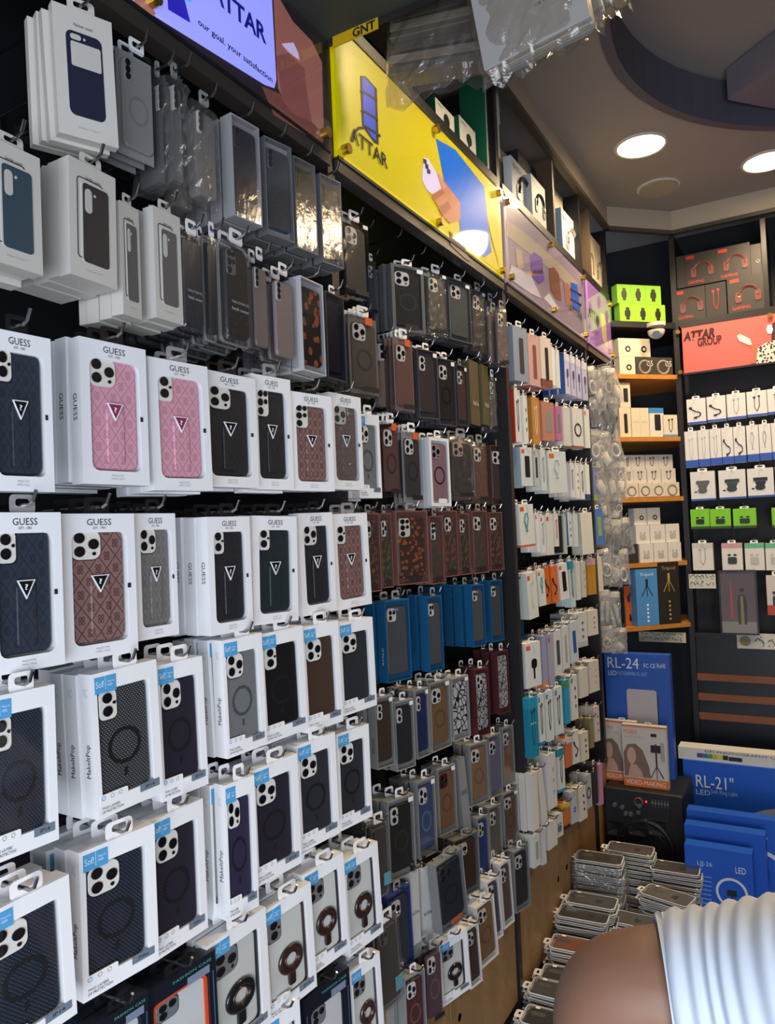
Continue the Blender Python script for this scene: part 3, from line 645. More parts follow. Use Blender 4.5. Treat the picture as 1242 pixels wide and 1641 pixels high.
KINDS = dict(mono=k_mono, sof=k_sof, sofring=k_sofring, fashion=k_fashion, print=k_print, clear=k_clear, blister=k_blister, tray=k_tray, carton=k_carton, bag=k_bag)
ROWLOG = {}
def hook(p, length, face, tip=.016):
    """wire display hook: rod, raised tip and back plate; p is its outer end"""
    P, N, A, rz = FACE[face]; q = round(length, 2)
    def f(b): b.tube([(0,.0,tip),(0,.006,.004),(0,.014,0),(0,q,0)], .0022, 6)
    h = ob('display_hook', cmesh(('hook', q, tip), f), STEEL); h.location = p; h.rotation_euler = (0,0,rz)
    part('price_plate', (1,), lambda b: b.box(-.012, .012, -.002, 0, -.012, .012), mat('#26272b', .4), h).location = (0, q, 0)
    return h
def seat(root, W, H, T, C, w, h, face, yaw=0.0, lean=0.0, tilt=0.0, dscale=1.0):
    """C: centre of the front face; root origin is the bottom centre of the front"""
    P, N, A, rz = FACE[face]
    root.scale = (w/W, dscale, h/H); root.rotation_euler = (math.radians(tilt), math.radians(lean), rz+math.radians(yaw))
    Mx = Matrix.Rotation(rz+math.radians(yaw), 3, 'Z') @ Matrix.Rotation(math.radians(lean), 3, 'Y') @ Matrix.Rotation(math.radians(tilt), 3, 'X')
    root.location = C - Mx @ Vector((0,0,h/2))
    return Mx
DEBUG = []
def put(kind, x0, x1, y0, y1, desc, where, cat='phone case', group=None, face='L', d=0.0, n=0, yaw=0.0, lean=0.0, tilt=0.0, hk=True, pitch=None, hooklen=.29, shelf=None, ds=1.0, **o):
    """one package whose front fills the given picture box on a vertical plane d in front of the unit, with n more behind it"""
    P, N, A, rz = FACE[face]; vx, vy = projdir(Matrix.Rotation(math.radians(yaw), 3, 'Z') @ A); xc = (x0+x1)/2
    if face == 'L' and kind != 'bag':      # a box leaning in the picture is narrower than its bounding box
        cut = abs(.0427-math.tan(math.radians(lean)))*(y1-y0)*.36
        cut = min(cut, (x1-x0)*.14); x0, x1 = x0+cut, x1-cut
    wpx = (x1-x0); st = abs((vy-y0)/(vx-xc)); sb = abs((vy-y1)/(vx-xc))
    yt, yb = y0+st*wpx/2, y1-sb*wpx/2
    if yb-yt < 10: yt, yb = y0, y1
    ym = (yt+yb)/2
    Ny = Matrix.Rotation(math.radians(yaw), 3, 'Z') @ N; C = hit(xc, ym, P+N*d, N)
    a = hit(x0, ym, C, Ny); c = hit(x1, ym, C, Ny); w = (c-a).length; C = (a+c)/2
    h = hit(xc, yt, C, Ny).z - hit(xc, yb, C, Ny).z
    if shelf is not None: h = min(h, 1e9); C = Vector((C.x, C.y, shelf+h/2+.001))
    r, W_, H_, T_ = front(kind, **o)
    Mx = seat(r, W_, H_, T_, C, w, h, face, yaw, lean, tilt, ds)
    r['label'] = '%s, %s' % (desc, where); r['category'] = cat
    if group: r['group'] = group
    DEBUG.append((kind, round(w,3), round(h,3), where))
    pit = pitch or (T_*ds+.003)/math.cos(math.radians(yaw)); rnd = random.Random(int(x0*7+y0*13))
    for k in range(1, n+1):
        q = r.copy(); COL.objects.link(q)
        q.location = r.location - N*pit*k + A*rnd.uniform(-.0035,.0035) + Vector((0,0,rnd.uniform(-.004,.004)-.0005*k))
        e = list(r.rotation_euler); q.rotation_euler = (e[0], e[1]+math.radians(rnd.uniform(-.9,.9)), e[2]+math.radians(rnd.uniform(-.8,.8)))
        q['label'] = '%s package behind the %s' % (ORD[k-1], where); q['group'] = 'packages behind the '+where; q['category'] = cat
        for ch in r.children:
            nm = ch.name.split('.')[0]
            if nm in ('hang_tab','spine_lettering','coloured_flank','colour_band','rim','blue_label','top_band') or (kind in ('clear','blister') and nm in ('phone_case','backing_card') and k <= 2):
                g = ch.copy(); COL.objects.link(g); g.parent = q
    if hk:
        p = C + Mx @ Vector((0,0,h/2+.008)) + N*.022
        ln = min(max(hooklen + d, .06), .4) + .02
        hkobj = hook(p, ln, face)
        hkobj['label'] = 'bare steel display hook holding the %s' % where; hkobj['category'] = 'hook'; hkobj['group'] = 'display hooks'
    return r
# ================================================================== first bay (nearest)
def row(where, items, **common):
    items = sorted(items, key=lambda t: t[1])
    for i, (kind, x0, x1, y0, y1, desc, o) in enumerate(items):
        kw = dict(common); kw.update(o); kw['d'] = kw.get('d', 0.0) + (.05 if 'near bay' in where else 0)
        if 'yaw' not in kw and kw.get('face', 'L') == 'L':
            j = ((int(x0)*37+int(y0)*17) % 9)-4
            if 'near bay' in where: kw['yaw'] = (0 if 'second row, near' in where else (-9 if x0 > 400 else -4))+j*.5
            elif kw.get('ds', 1) == 1: kw['yaw'] = -14+j
        put(kind, x0, x1, y0, y1, desc, '%s from left in %s' % (ORD[i], where), **kw)
G1 = 'near bay goods'
row('top row, near bay', [
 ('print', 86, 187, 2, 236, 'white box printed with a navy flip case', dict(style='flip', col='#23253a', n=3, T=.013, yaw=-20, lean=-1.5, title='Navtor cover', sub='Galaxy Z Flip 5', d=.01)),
 ('clear', 194, 254, 68, 264, 'frosted clear magnetic case pack', dict(case='#8f9090', cam='pill', plate=mat('#9a9b9b',.4), ring='#808182', label=None, n=4, back='#97989a', T=.014)),
 ('clear', 258, 277, 112, 305, 'crinkled clear pack turned edge-on', dict(case='#5c5d60', crinkle=True, cam='pill', ds=4, label=None, tab='c')),
 ('clear', 282, 308, 112, 305, 'glinting clear pack turned edge-on', dict(case='#6c6d70', crinkle=True, cam='pill', ds=4, label=None, tab='c')),
 ('clear', 316, 356, 155, 335, 'clear wrapped pack with a warm glint', dict(case='#7b7674', crinkle=True, cam='pill', n=1, label=None, tab='c', ds=2)),
 ('tray', 372, 419, 182, 362, 'pale box with dark blue slim case', dict(side='#9a9b9e', case='#1d2535', cam='pill', n=4, plate=mat('#39404f',.3), tab=None)),
 ('tray', 425, 471, 218, 388, 'grey clear-front box with silver glare', dict(side='#6a6c70', case='#3f4650', cam='pill', n=3, plate=mat('#59606a',.3), tab=None, back='#9fa3a8')),
 ('tray', 472, 509, 250, 408, 'grey clear-front box with dark lenses showing', dict(side='#6a6c70', case='#33353a', cam='pill', n=3, plate=mat('#4a4c52',.3), tab=None)),
 ('tray', 514, 550, 278, 430, 'smoky clear-front box beside the post', dict(side='#6a6c70', case='#3a3b3f', cam='pill', n=3, plate=mat('#55575c',.3), tab=None)),
])
row('second row, near bay', [
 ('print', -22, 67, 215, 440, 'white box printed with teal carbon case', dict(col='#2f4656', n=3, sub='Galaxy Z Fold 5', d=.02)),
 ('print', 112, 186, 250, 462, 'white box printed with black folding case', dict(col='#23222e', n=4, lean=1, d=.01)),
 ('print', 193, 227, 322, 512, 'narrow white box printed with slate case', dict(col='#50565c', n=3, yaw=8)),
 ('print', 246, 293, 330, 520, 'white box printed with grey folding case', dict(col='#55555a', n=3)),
 ('blister', 292, 332, 366, 535, 'dark blue pack with small white print', dict(case='#151b2e', rim='#2a3040', cam=None, n=5, logo=('Galaxy Z Fold 4 5G','back cover'))),
 ('blister', 334, 356, 375, 546, 'glossy black pack with silver rim', dict(case='#131418', cam=None, n=4)),
 ('blister', 360, 408, 380, 556, 'glossy black pack with orange reflection', dict(case='#1a1412', cam='quad', n=5, d=.01, logo=('Galaxy Z Fold 5 5G','back cover'))),
 ('clear', 407, 436, 410, 570, 'translucent rose-grey case in clear pack', dict(case='#7d7270', cam='pill', n=5, label=None, T=.012)),
 ('clear', 440, 478, 432, 588, 'rose-grey case with black edge', dict(case='#8b7f7e', cam='pill', n=5, label=None, T=.014)),
 ('tray', 482, 522, 442, 602, 'pale-sided box with orange figure print', dict(side='#b9babd', pattern=patt('floral','#241d1f','#b0613a',.35,.02), cam=None, n=4, tab=None)),
 ('tray', 522, 555, 466, 612, 'black navy box with purple seal', dict(side='#2a2c33', case='#10142a', cam=None, n=3, tab='w')),
])
row('upper monogram row, near bay', [
 ('mono', -24, 88, 522, 788, 'white box with navy monogram case', dict(col='navy', n=0, cam='two', d=.02)),
 ('mono', 127, 240, 538, 778, 'white box with pink three-lens monogram case', dict(col='pink', n=4)),
 ('mono', 238, 341, 570, 787, 'white box with pink two-lens monogram case', dict(col='pink', cam='two', n=2, lean=-.8)),
 ('mono', 322, 415, 590, 782, 'white box with black three-lens monogram case', dict(col='black', n=2, yaw=-5, d=-.01)),
 ('mono', 403, 471, 598, 785, 'white box with glossy five-lens case', dict(col='black', cam='quad', n=2, d=-.01)),
 ('mono', 464, 536, 626, 787, 'white box with brown five-lens monogram case', dict(col='brown', cam='quad', n=2, yaw=-12)),
 ('mono', 528, 583, 628, 785, 'white box with film-wrapped taupe case', dict(col='taupe', cam='tri', n=2, film_m=CRINK, d=-.01)),
])
row('lower monogram row, near bay', [
 ('mono', -24, 105, 820, 1086, 'white box with slate monogram case', dict(col='navy', cam='two', n=0, d=.02)),
 ('mono', 96, 222, 822, 1064, 'white box with brown three-lens monogram case', dict(col='brown', n=2, d=.01)),
 ('mono', 214, 287, 822, 1028, 'white box with pale grey monogram case', dict(col='grey', n=3)),
 ('mono', 332, 406, 827, 1020, 'white box with black two-lens monogram case', dict(col='black', cam='two', n=4)),
 ('mono', 405, 478, 826, 1004, 'white box with dark green monogram case', dict(col='green', cam='two', n=2, lean=1.5)),
 ('mono', 478, 540, 821, 988, 'white box with charcoal three-lens monogram case', dict(col='black', n=2, d=-.01, lean=-1)),
 ('mono', 530, 596, 822, 978, 'white box with brown two-lens monogram case', dict(col='brown', cam='two', n=1, d=-.015, lean=-1.5)),
])
row('first blue-tab row, near bay', [
 ('sof', -24, 94, 1095, 1390, 'white box with black weave case', dict(col='navy', cam='two', n=1, d=.03)),
 ('sof', 146, 262, 1056, 1315, 'white box with grey weave two-lens case', dict(col='grey', cam='two', n=3, lean=-1.6, d=.01)),
 ('sof', 250, 334, 1050, 1287, 'white box with purple-black weave case', dict(col='purple', n=2, lean=-1.2)),
 ('sof', 356, 428, 1013, 1217, 'white box with silver weave ringed case', dict(col='silver', n=3, lean=-1)),
 ('sof', 416, 494, 1002, 1194, 'white box with jet black two-lens case', dict(col='jet', cam='two', n=2, lean=-1.5, model='IP12')),
 ('sof', 484, 550, 994, 1176, 'white box with brown weave case', dict(col='brown', n=2, lean=-1.2, ring=False, model='IP14Pro')),
 ('sof', 542, 604, 988, 1149, 'white box, black weave, by middle bay', dict(col='black', n=2, ring=False, lean=-1)),
])
row('second blue-tab row, near bay', [
 ('sof', -30, 120, 1402, 1720, 'white box with slate weave case', dict(col='navy', n=2, lean=-2.0, d=.03)),
 ('sof', 130, 252, 1318, 1608, 'white box with large navy weave case', dict(col='navy', n=3, d=.01, model='IP14Pmax')),
 ('sof', 242, 332, 1278, 1542, 'white box with plum weave case', dict(col='purple', n=2, lean=-.5, model='IP13Pmax')),
 ('sof', 360, 414, 1240, 1479, 'white box with violet weave case', dict(col='violet', n=2, yaw=-9)),
 ('sof', 404, 483, 1206, 1424, 'white box with purple three-lens weave case', dict(col='purple', n=2, lean=-.5)),
 ('sof', 475, 544, 1172, 1368, 'white box with black three-lens weave case', dict(col='black', n=2, lean=-.8)),
 ('sof', 540, 596, 1158, 1334, 'white box, black weave, nearest middle bay', dict(col='black', n=2, d=-.01)),
])
row('ring-holder row, near bay', [
 ('sofring', 335, 432, 1453, 1720, 'white box with black ring-holder case', dict(col='#15181f', n=2, lean=-1)),
 ('sofring', 422, 507, 1413, 1642, 'white box with brown ring-holder two-lens case', dict(col='#33211f', cam='two', n=2, lean=-2.0)),
 ('sofring', 486, 559, 1365, 1569, 'white box with brown ring-holder three-lens case', dict(col='#2f1f1e', n=2, lean=-2.0)),
 ('sofring', 550, 614, 1347, 1536, 'white box with dark ring-holder case', dict(col='#2a2022', n=2, lean=-2.2)),
])
row('bottom row, near bay', [
 ('fashion', 152, 240, 1588, 1850, 'navy box with dark blue bumper case', dict(col='#232a4a', n=1)),
 ('fashion', 236, 350, 1522, 1800, 'black box with orange bumper case', dict(col='#e0552c', n=2, lean=-1)),
 ('sofring', 430, 488, 1600, 1850, 'white box with brown ring-holder case', dict(col='#33211f', n=0, lean=-1)),
 ('fashion', 490, 566, 1548, 1790, 'navy box with black bumper case', dict(col='#171b26', n=2, lean=-1)),
 ('sofring', 562, 616, 1523, 1705, 'white box with brown ring-holder three-lens case', dict(col='#3a2725', n=1, lean=-2)),
])
# ================================================================== middle bay
TAN = '#9b7c62'
row('top row, middle bay', [
 ('clear', 550, 594, 345, 482, 'smoky dark case box behind the post', dict(case='#26292f', n=2, top=1, d=-.02)),
 ('clear', 590, 606, 415, 506, 'small grey clear pack beside the post', dict(case='#4a4e58', n=1, d=-.1)),
 ('tray', 627, 682, 421, 535, 'grey framed box with dark magnetic case', dict(title='CLASSIC', yaw=-26, side='#5b5c60', case='#2b2d30', ring='#3b3d40', n=2, T=.02, tab='w', rim=.009, stick=1, plate=PLATE, badge='#23262e')),
 ('clear', 684, 719, 432, 540, 'crinkled clear pack with smoky case', dict(case='#4d4a47', crinkle=True, n=2, top=1)),
 ('tray', 719, 756, 444, 551, 'clear-front box with pale smoky case', dict(side='#55575a', case='#5d6264', n=2, T=.02, stick=1, tab='w')),
 ('clear', 757, 781, 461, 566, 'crinkled pack with gold glint', dict(case='#3c3935', crinkle=True, n=1, top=1, tab='c')),
 ('clear', 780, 799, 480, 582, 'crinkled pack with brownish case', dict(case='#5a524e', crinkle=True, n=1, tab='c')),
 ('clear', 797, 817, 491, 588, 'crinkled pack with pinkish edge', dict(case='#6b5a58', crinkle=True, n=1, tab='c', d=.01)),
], d=-.03)
row('second row, middle bay', [
 ('clear', 560, 611, 500, 636, 'orange-stickered clear pack, smoky ringed case', dict(case='#4f4a46', ring='#3a3634', sticker='#d8582b', n=4, T=.009, back='#6c6864')),
 ('clear', 613, 632, 535, 662, 'row of thin clear packs edge-on', dict(case='#5a5a5a', n=0, T=.009, tab=None, ds=5)),
 ('clear', 632, 668, 538, 662, 'orange-stickered clear pack, rosy case', dict(case='#6b4f4b', sticker='#d8582b', n=5, T=.009, back='#7a6663')),
 ('tray', 669, 704, 558, 672, 'smoky case box with white sticker', dict(side='#47464a', case='#4a4142', n=3, T=.014, stick=1, tab='w', cam='two')),
 ('tray', 701, 732, 573, 683, 'black magnetic ring case with red reflection', dict(side='#47464a', case='#34302f', ring='#191717', n=3, T=.014, stick=1, tab='w')),  # the red is the coral sign mirrored in the clear front
 ('tray', 732, 751, 584, 683, 'narrow case box tinted rosy by reflection', dict(side='#47464a', case='#5c4546', n=2, T=.014, stick=1)),  # rosy tint in the case colour stands for the coral sign's reflection
 ('carton', 752, 769, 576, 682, 'olive box spine with white script', dict(col='#4f4a31', n=0, T=.02, tab=None, words=[('Protection Case',-.3,.3,.6,.08)], wcol='#d5d2c0', ds=3)),
 ('carton', 772, 785, 584, 682, 'second olive box spine with white script', dict(col='#545035', n=0, T=.02, tab=None, words=[('Protection Case',-.3,.3,.6,.08)], wcol='#d5d2c0', ds=3)),
 ('clear', 785, 799, 602, 692, 'small crinkled pack at row end', dict(case='#5b5350', crinkle=True, n=1, top=1)),
], d=-.03)
row('third row, middle bay', [
 ('sof', 572, 612, 662, 798, 'white frame box with clear ringed case', dict(col='silver', n=2, d=-.02)),
 ('clear', 612, 646, 675, 796, 'orange-stickered clear pack, wine case', dict(case='#5a4240', ring='#3a2a2a', sticker='#d8582b', n=3, T=.01)),
 ('clear', 646, 680, 690, 806, 'orange-stickered clear pack, charcoal case', dict(case='#393b3c', ring='#26282a', sticker='#d8582b', n=4, T=.01, back='#8b8d8e')),
 ('tray', 688, 723, 700, 811, 'white frame box with magenta ringed case', dict(side='#e3e6ea', case='#9d7f88', ring='#4b2338', n=3, T=.02, rim=.009, tab='w', plate=mat('#b59aa3',.4), badge='#e8eaee')),
 ('clear', 722, 762, 697, 800, 'crinkled bag with black case', dict(case='#2f2a2a', crinkle=True, n=2, tab='c', plate=mat('#b09a8c',.4))),
 ('clear', 758, 785, 707, 806, 'crinkled bag with rusty brown case', dict(case='#5e3f33', crinkle=True, n=2, tab='c')),
 ('tray', 786, 821, 713, 809, 'brown framed box with smoky case', dict(side='#5a3f38', case='#4c4240', n=3, tab='c')),
], d=-.03)
fl = [patt('floral','#4c4340','#8a5a4a',.4,.014), patt('floral','#40463e','#7d6a3f',.4,.014), patt('floral','#473634','#a5623c',.4,.012), patt('floral','#50504c','#7d4a3c',.4,.016), patt('floral','#3c3a3a','#8c3f30',.4,.014)]
ff = [(578,612,822,951,0),(610,631,822,943,1),(634,689,818,939,2),(689,713,826,937,3),(711,736,818,925,0),(736,755,822,922,1),(757,784,818,920,3),(784,808,820,915,0),(808,828,816,912,4)]
fd = ['grey dotted','green leafy','large orange flowered','teal vine','rose patterned','yellow and green','grey paisley','slate','red patterned']
row('fourth row, middle bay', [('tray', a, c, e, f, 'pink-brown tray box with %s case' % fd[i], dict(side='#7d5550', pattern=fl[k], n=2, cam='quad' if i in (2,3) else 'tri', badge='#2b2426', tab='c', seal=None)) for i, (a,c,e,f,k) in enumerate(ff)], d=-.03)
row('fifth row, middle bay', [
 ('tray', 617, 660, 958, 1096, 'deep blue tray box with clear zigzag case', dict(side='#1c5b88', case='#565b60', cam='sq', n=1, T=.03, spine='iHave', tab='b', seal='Magnetic')),
 ('tray', 685, 712, 953, 1078, 'blue tray box with grey clear case', dict(side='#1c5b88', case='#565b60', cam='sq', n=3, T=.03, tab='b')),
 ('tray', 756, 779, 935, 1038, 'blue tray box in mid row', dict(side='#1c5b88', case='#5c6163', cam='sq', n=4, T=.03, seal='Magnetic', tab='b')),
 ('tray', 786, 808, 928, 1030, 'blue tray box with greenish glint', dict(side='#1c5b88', case='#51575c', cam='sq', n=2, T=.03, tab='b')),
 ('tray', 820, 839, 930, 1027, 'blue tray box at the row end', dict(side='#1c5b88', case='#51575c', cam='sq', n=2, T=.03, tab='b')),
], d=-.03)
GY = '#8f908f'
row('sixth row, middle bay', [
 ('tray', 602, 633, 1112, 1235, 'grey box with brown-edged case', dict(side=GY, case='#4a4038', n=2, spine='EVELINE', tab='w', stick=1, cam='two')),
 ('tray', 633, 666, 1118, 1238, 'grey box with slate black case', dict(side=GY, case='#33343a', n=2, spine='EVELINE', tab='w', stick=1, cam='two')),
 ('tray', 666, 690, 1100, 1218, 'grey box with blue ringed case', dict(side=GY, case='#2c3a63', ring='#22305c', n=2, tab='w', stick=1, cam='two')),
 ('tray', 689, 724, 1086, 1208, 'grey box with tan magnetic case', dict(side=GY, case='#8a6f50', ring='#6f5a41', n=2, tab='w', stick=1)),
 ('tray', 724, 754, 1080, 1190, 'white box with black web pattern', dict(side='#9fa1a2', pattern=patt('web','#d7dadb','#16181c',.4,.022), cam=None, n=2, tab='w', stick=1)),
 ('tray', 762, 786, 1068, 1182, 'dark red box with black web case', dict(side='#5c2f33', pattern=patt('web','#b9bcbe','#191a1d',.4,.018), cam='tri', n=2, tab='w')),
 ('tray', 797, 818, 1040, 1146, 'wine red box with leafy web case', dict(side='#5c2f33', pattern=patt('web','#c5c8c9','#1b1c20',.4,.016), cam=None, n=2, tab='w')),
 ('tray', 821, 841, 1034, 1136, 'leafy web case box beside post', dict(side='#5a4a52', pattern=patt('web','#c5c8c9','#1b1c20',.4,.016), cam=None, n=2, tab='w', stick=1)),
], d=-.03)
row('seventh row, middle bay', [
 ('blister', 593, 628, 1312, 1450, 'rounded pack, charcoal case, teal tag', dict(case='#403c38', label='#5f9fae', cam='pill', n=2)),
 ('tray', 622, 667, 1270, 1416, 'grey box with black-green ringed case', dict(side=GY, case='#2d2e2f', ring='#3d3a34', n=2, spine='EVELINE', tab='w', stick=1, cam='two')),
 ('tray', 669, 701, 1242, 1380, 'grey box with steel blue case', dict(side=GY, case='#46577c', ring='#6b7ba0', n=2, spine='EVELINE', tab='w', stick=1)),
 ('tray', 702, 733, 1222, 1342, 'grey box with wine and tan case', dict(side=GY, case='#8a6448', ring='#6d4f3b', n=1, tab='w', stick=1, plate=mat('#4a2528',.4))),
 ('carton', 736, 752, 1210, 1336, 'leaning grey box spine', dict(col='#85878a', n=0, T=.03, tab=None, lean=-5, words=[('EVELINE',-.35,.5,.7,.06)])),
 ('tray', 753, 784, 1185, 1294, 'grey box with sandy ringed case', dict(side=GY, case='#94775b', ring='#7d644c', n=1, tab='w')),
 ('tray', 783, 806, 1172, 1282, 'grey box with lilac blue case', dict(side=GY, case='#7b7c9a', n=1, tab='w')),
 ('tray', 806, 826, 1160, 1262, 'grey box with copper edged case', dict(side=GY, case='#8d6b54', n=1, tab='w')),
 ('tray', 824, 846, 1142, 1250, 'grey box with pale case', dict(side=GY, case='#777a7f', n=2, tab='w')),
], d=-.03)
row('eighth row, middle bay', [
 ('blister', 605, 650, 1462, 1632, 'clear rounded pack with dark brown case', dict(case='#3d3733', label='#5f8f9c', cam='sq', n=2, lean=-3, d=0)),
 ('tray', 622, 664, 1415, 1570, 'royal blue box with clear drop case', dict(side='#2a3c7c', case='#3a4252', n=1, tab='b', lean=-2)),
 ('carton', 658, 675, 1390, 1540, 'pale grey box spine with fine print', dict(col='#b9bcbc', band='#7d8486', n=0, T=.03, words=[('Back Of The Moon',-.4,.5,.8,.04)], tab='b')),
 ('carton', 676, 695, 1384, 1548, 'second pale grey box spine, more open', dict(col='#c3c6c6', band='#7d8486', n=0, T=.03, words=[('Back Of The Moon',-.4,.5,.8,.04)], tab='b')),
 ('tray', 697, 752, 1358, 1500, 'open grey box with navy magnetic case', dict(side='#7f8283', case='#26303f', ring='#1a222e', n=0, tab='b', lean=-5, d=.03, plate=mat('#2c3644',.4), badge='#a0573a')),
 ('tray', 728, 769, 1330, 1446, 'clear box with brown weave case', dict(side='#6f716f', pattern=WEAVE['brown'], n=1, tab='b')),
 ('tray', 766, 786, 1302, 1416, 'grey box with vivid blue case', dict(side=GY, case='#2d4684', n=1, tab='w')),
 ('tray', 784, 806, 1285, 1395, 'clear box with amber case', dict(side=GY, case='#6c6862', n=1, tab='w')),
 ('tray', 807, 832, 1262, 1360, 'grey box with taupe and green case', dict(side=GY, case='#6c5d50', ring='#59503f', n=1, tab='w', stick=1)),
 ('tray', 832, 853, 1248, 1356, 'indigo case box beside post', dict(side=GY, case='#5a5f85', n=2, tab='w', stick=1)),
], d=-.02)
row('bottom row, middle bay', [
 ('tray', 650, 684, 1550, 1690, 'grey box with wine red ringed case', dict(side=GY, case='#5a3438', ring='#7d5a5a', n=1, tab='w')),
 ('clear', 683, 714, 1510, 1650, 'clear pack with purple-brown case', dict(case='#57434a', ring='#6e5358', n=1, tab='c')),
 ('sofring', 704, 754, 1487, 1615, 'white frame box with black ring case', dict(col='#17181b', n=1, lean=-2)),
 ('tray', 748, 773, 1475, 1588, 'white frame box with taupe case', dict(side='#d3d3d2', case='#4a3d3a', n=1, rim=.007, tab='w', lean=-3)),
 ('tray', 762, 800, 1432, 1556, 'white frame box with tan ring case', dict(side='#d3d3d2', case='#8b6b4c', ring='#6f5a44', n=1, rim=.007, tab='w', lean=-4)),
 ('tray', 781, 806, 1400, 1515, 'white frame box with striped grey case', dict(side='#d3d3d2', case='#55575a', n=1, rim=.007, tab='w', lean=-4)),
 ('tray', 802, 824, 1372, 1492, 'white frame box with rosy brown case', dict(side='#d3d3d2', case='#6b5651', n=1, rim=.007, tab='w', lean=-3)),
 ('tray', 824, 850, 1352, 1466, 'dark striped case box beside post', dict(side='#83868a', case='#33363a', n=1, tab='w')),
], d=0.012)
# ================================================================== far bay
W_ = '#dfe3e6'; IC = '#cdd9df'
def C_(x0, x1, y0, y1, desc, **o): return ('carton', x0, x1, y0, y1, desc, o)
row('top row, far bay', [
 C_(822,847,521,613,'blue-grey box with dark phone picture', col='#8d9aac', pic='tall', piccol='#3c3f49', n=2, side='#7f8fa6'),
 C_(846,866,534,620,'pink box with rose phone picture', col='#c9a3a0', pic='tall', piccol='#8a4f4c', n=2),
 C_(866,885,539,622,'white box with black phone picture', col='#d9cfc8', pic='tall', piccol='#25262c', band='#7b4a40', n=2),
 C_(884,890,556,618,'thin white box', col=W_, n=2), C_(891,898,560,622,'thin pale green-white box', col='#cfd8d8', n=2),
 C_(904,914,566,632,'blue and white gadget box', col='#b9bdd8', pic='brush', piccol='#4a3f63', side='#2e55a8', n=2, topband='#d0d3e2'),
 C_(914,923,570,635,'violet-white gadget box', col='#aeb2d2', pic='brush', piccol='#4a3f63', n=2, topband='#d0d3e2'),
 C_(923,932,575,639,'violet-white gadget box with grey top', col='#a9adcf', pic='brush', piccol='#4a3f63', n=2, topband='#c3c6d8'),
 C_(932,942,580,642,'violet-white gadget box by the post', col='#a5a9cc', pic='brush', piccol='#4a3f63', n=2, topband='#c3c6d8')], d=0)
row('second row, far bay', [
 C_(824,836,624,709,'red-flanked cable box', col='#d5d8da', side='#b53a1f', pic='wire', n=0, T=.05),
 C_(838,847,633,712,'white box with dark dots', col='#d8dde0', pic='dots', n=1),
 C_(852,866,636,713,'gold earphone box', col='#c08a4a', side='#a87838', pic='wire', piccol='#d7c8a8', n=1),
 C_(868,889,643,707,'copper-pink framed box', col='#b98073', pic='phone', piccol='#8b8f8c', n=2),
 C_(890,901,650,706,'purple-pink framed box', col='#b070a0', pic='phone', piccol='#77777d', n=2),
 C_(902,915,652,715,'plain white-grey box', col='#c6cbcd', n=2), C_(917,935,653,718,'white box with black ring', col='#cdd2d4', pic='ring', piccol='#26282c', n=2, band='#8a4a3a', bandh=.04),
 C_(936,946,655,718,'pale box with orange mark', col='#cdd3d6', logo=1, n=1)], d=0)
row('third row, far bay', [
 C_(834,854,716,779,'blue-white framed black cable box', col=IC, pic='phone', piccol='#2a2326', logo=1, n=2, side='#9fb6c6'),
 C_(855,864,719,779,'narrow dark cable box', col='#b9c2c6', pic='phone', piccol='#41403f', logo=1, n=1),
 C_(866,876,720,786,'ice white box with fine print', col=IC, pic='wire', piccol='#7f8b90', n=1),
 C_(877,910,722,790,'wide ice white box with orange logo', col=IC, logo=1, n=1, pic='loop', piccol='#aebcc4', lean=-2),
 C_(914,921,742,796,'lilac-topped white strip box', col='#d9dbe4', pic='wire', piccol='#6c6f86', n=2), C_(922,929,744,798,'white strip box with black dot', col=W_, pic='dots', n=2),
 C_(930,937,744,800,'white strip box with thin plug', col=W_, pic='wire', n=2), C_(938,946,744,801,'white strip box with navy foot', col=W_, band='#26477c', n=2), C_(947,956,748,802,'blue and lime strip box', col='#6f7fc0', band='#7fae4a', n=2)], d=0)
row('fourth row, far bay', [
 C_(831,858,808,877,'white box with teal looped cable', col='#dadfdf', pic='loop', piccol='#4f8f98', logo=1, n=2, lean=-2, band='#c9663a', bandh=.05),
 C_(858,866,822,884,'white box with red corner mark', col=W_, logo=1, logocol='#c8403a', n=1, lean=-2), C_(866,875,826,886,'white box with grey wire', col=W_, pic='wire', piccol='#8d8f92', logo=1, logocol='#c8403a', n=1),
 C_(875,888,824,890,'tall white box with fine red print', col='#d6dbdb', logo=1, logocol='#c8403a', n=1), C_(888,896,822,876,'white box with red earphones', col='#dcdfe0', pic='wire', piccol='#c05a50', n=1),
 C_(897,902,826,886,'black strip box', col='#1d1f24', n=1), C_(903,909,824,888,'pale green strip box', col='#b6c2bd', n=1), C_(909,918,822,874,'vivid blue flanked white box', col='#cdd6de', side='#2a5fc2', pic='dots', n=1, lean=-2),
 C_(919,927,824,876,'icy narrow box', col=IC, n=1), C_(930,952,821,889,'large cream-white box', col='#dbdcd4', side='#c6d0d2', n=0, T=.05, lean=-2),
 C_(951,969,815,873,'blue box with green picture', col='#4a78c8', side='#2a5fc2', pic='phone', piccol='#8fa86a', n=0, T=.05, lean=-3)], d=.01)
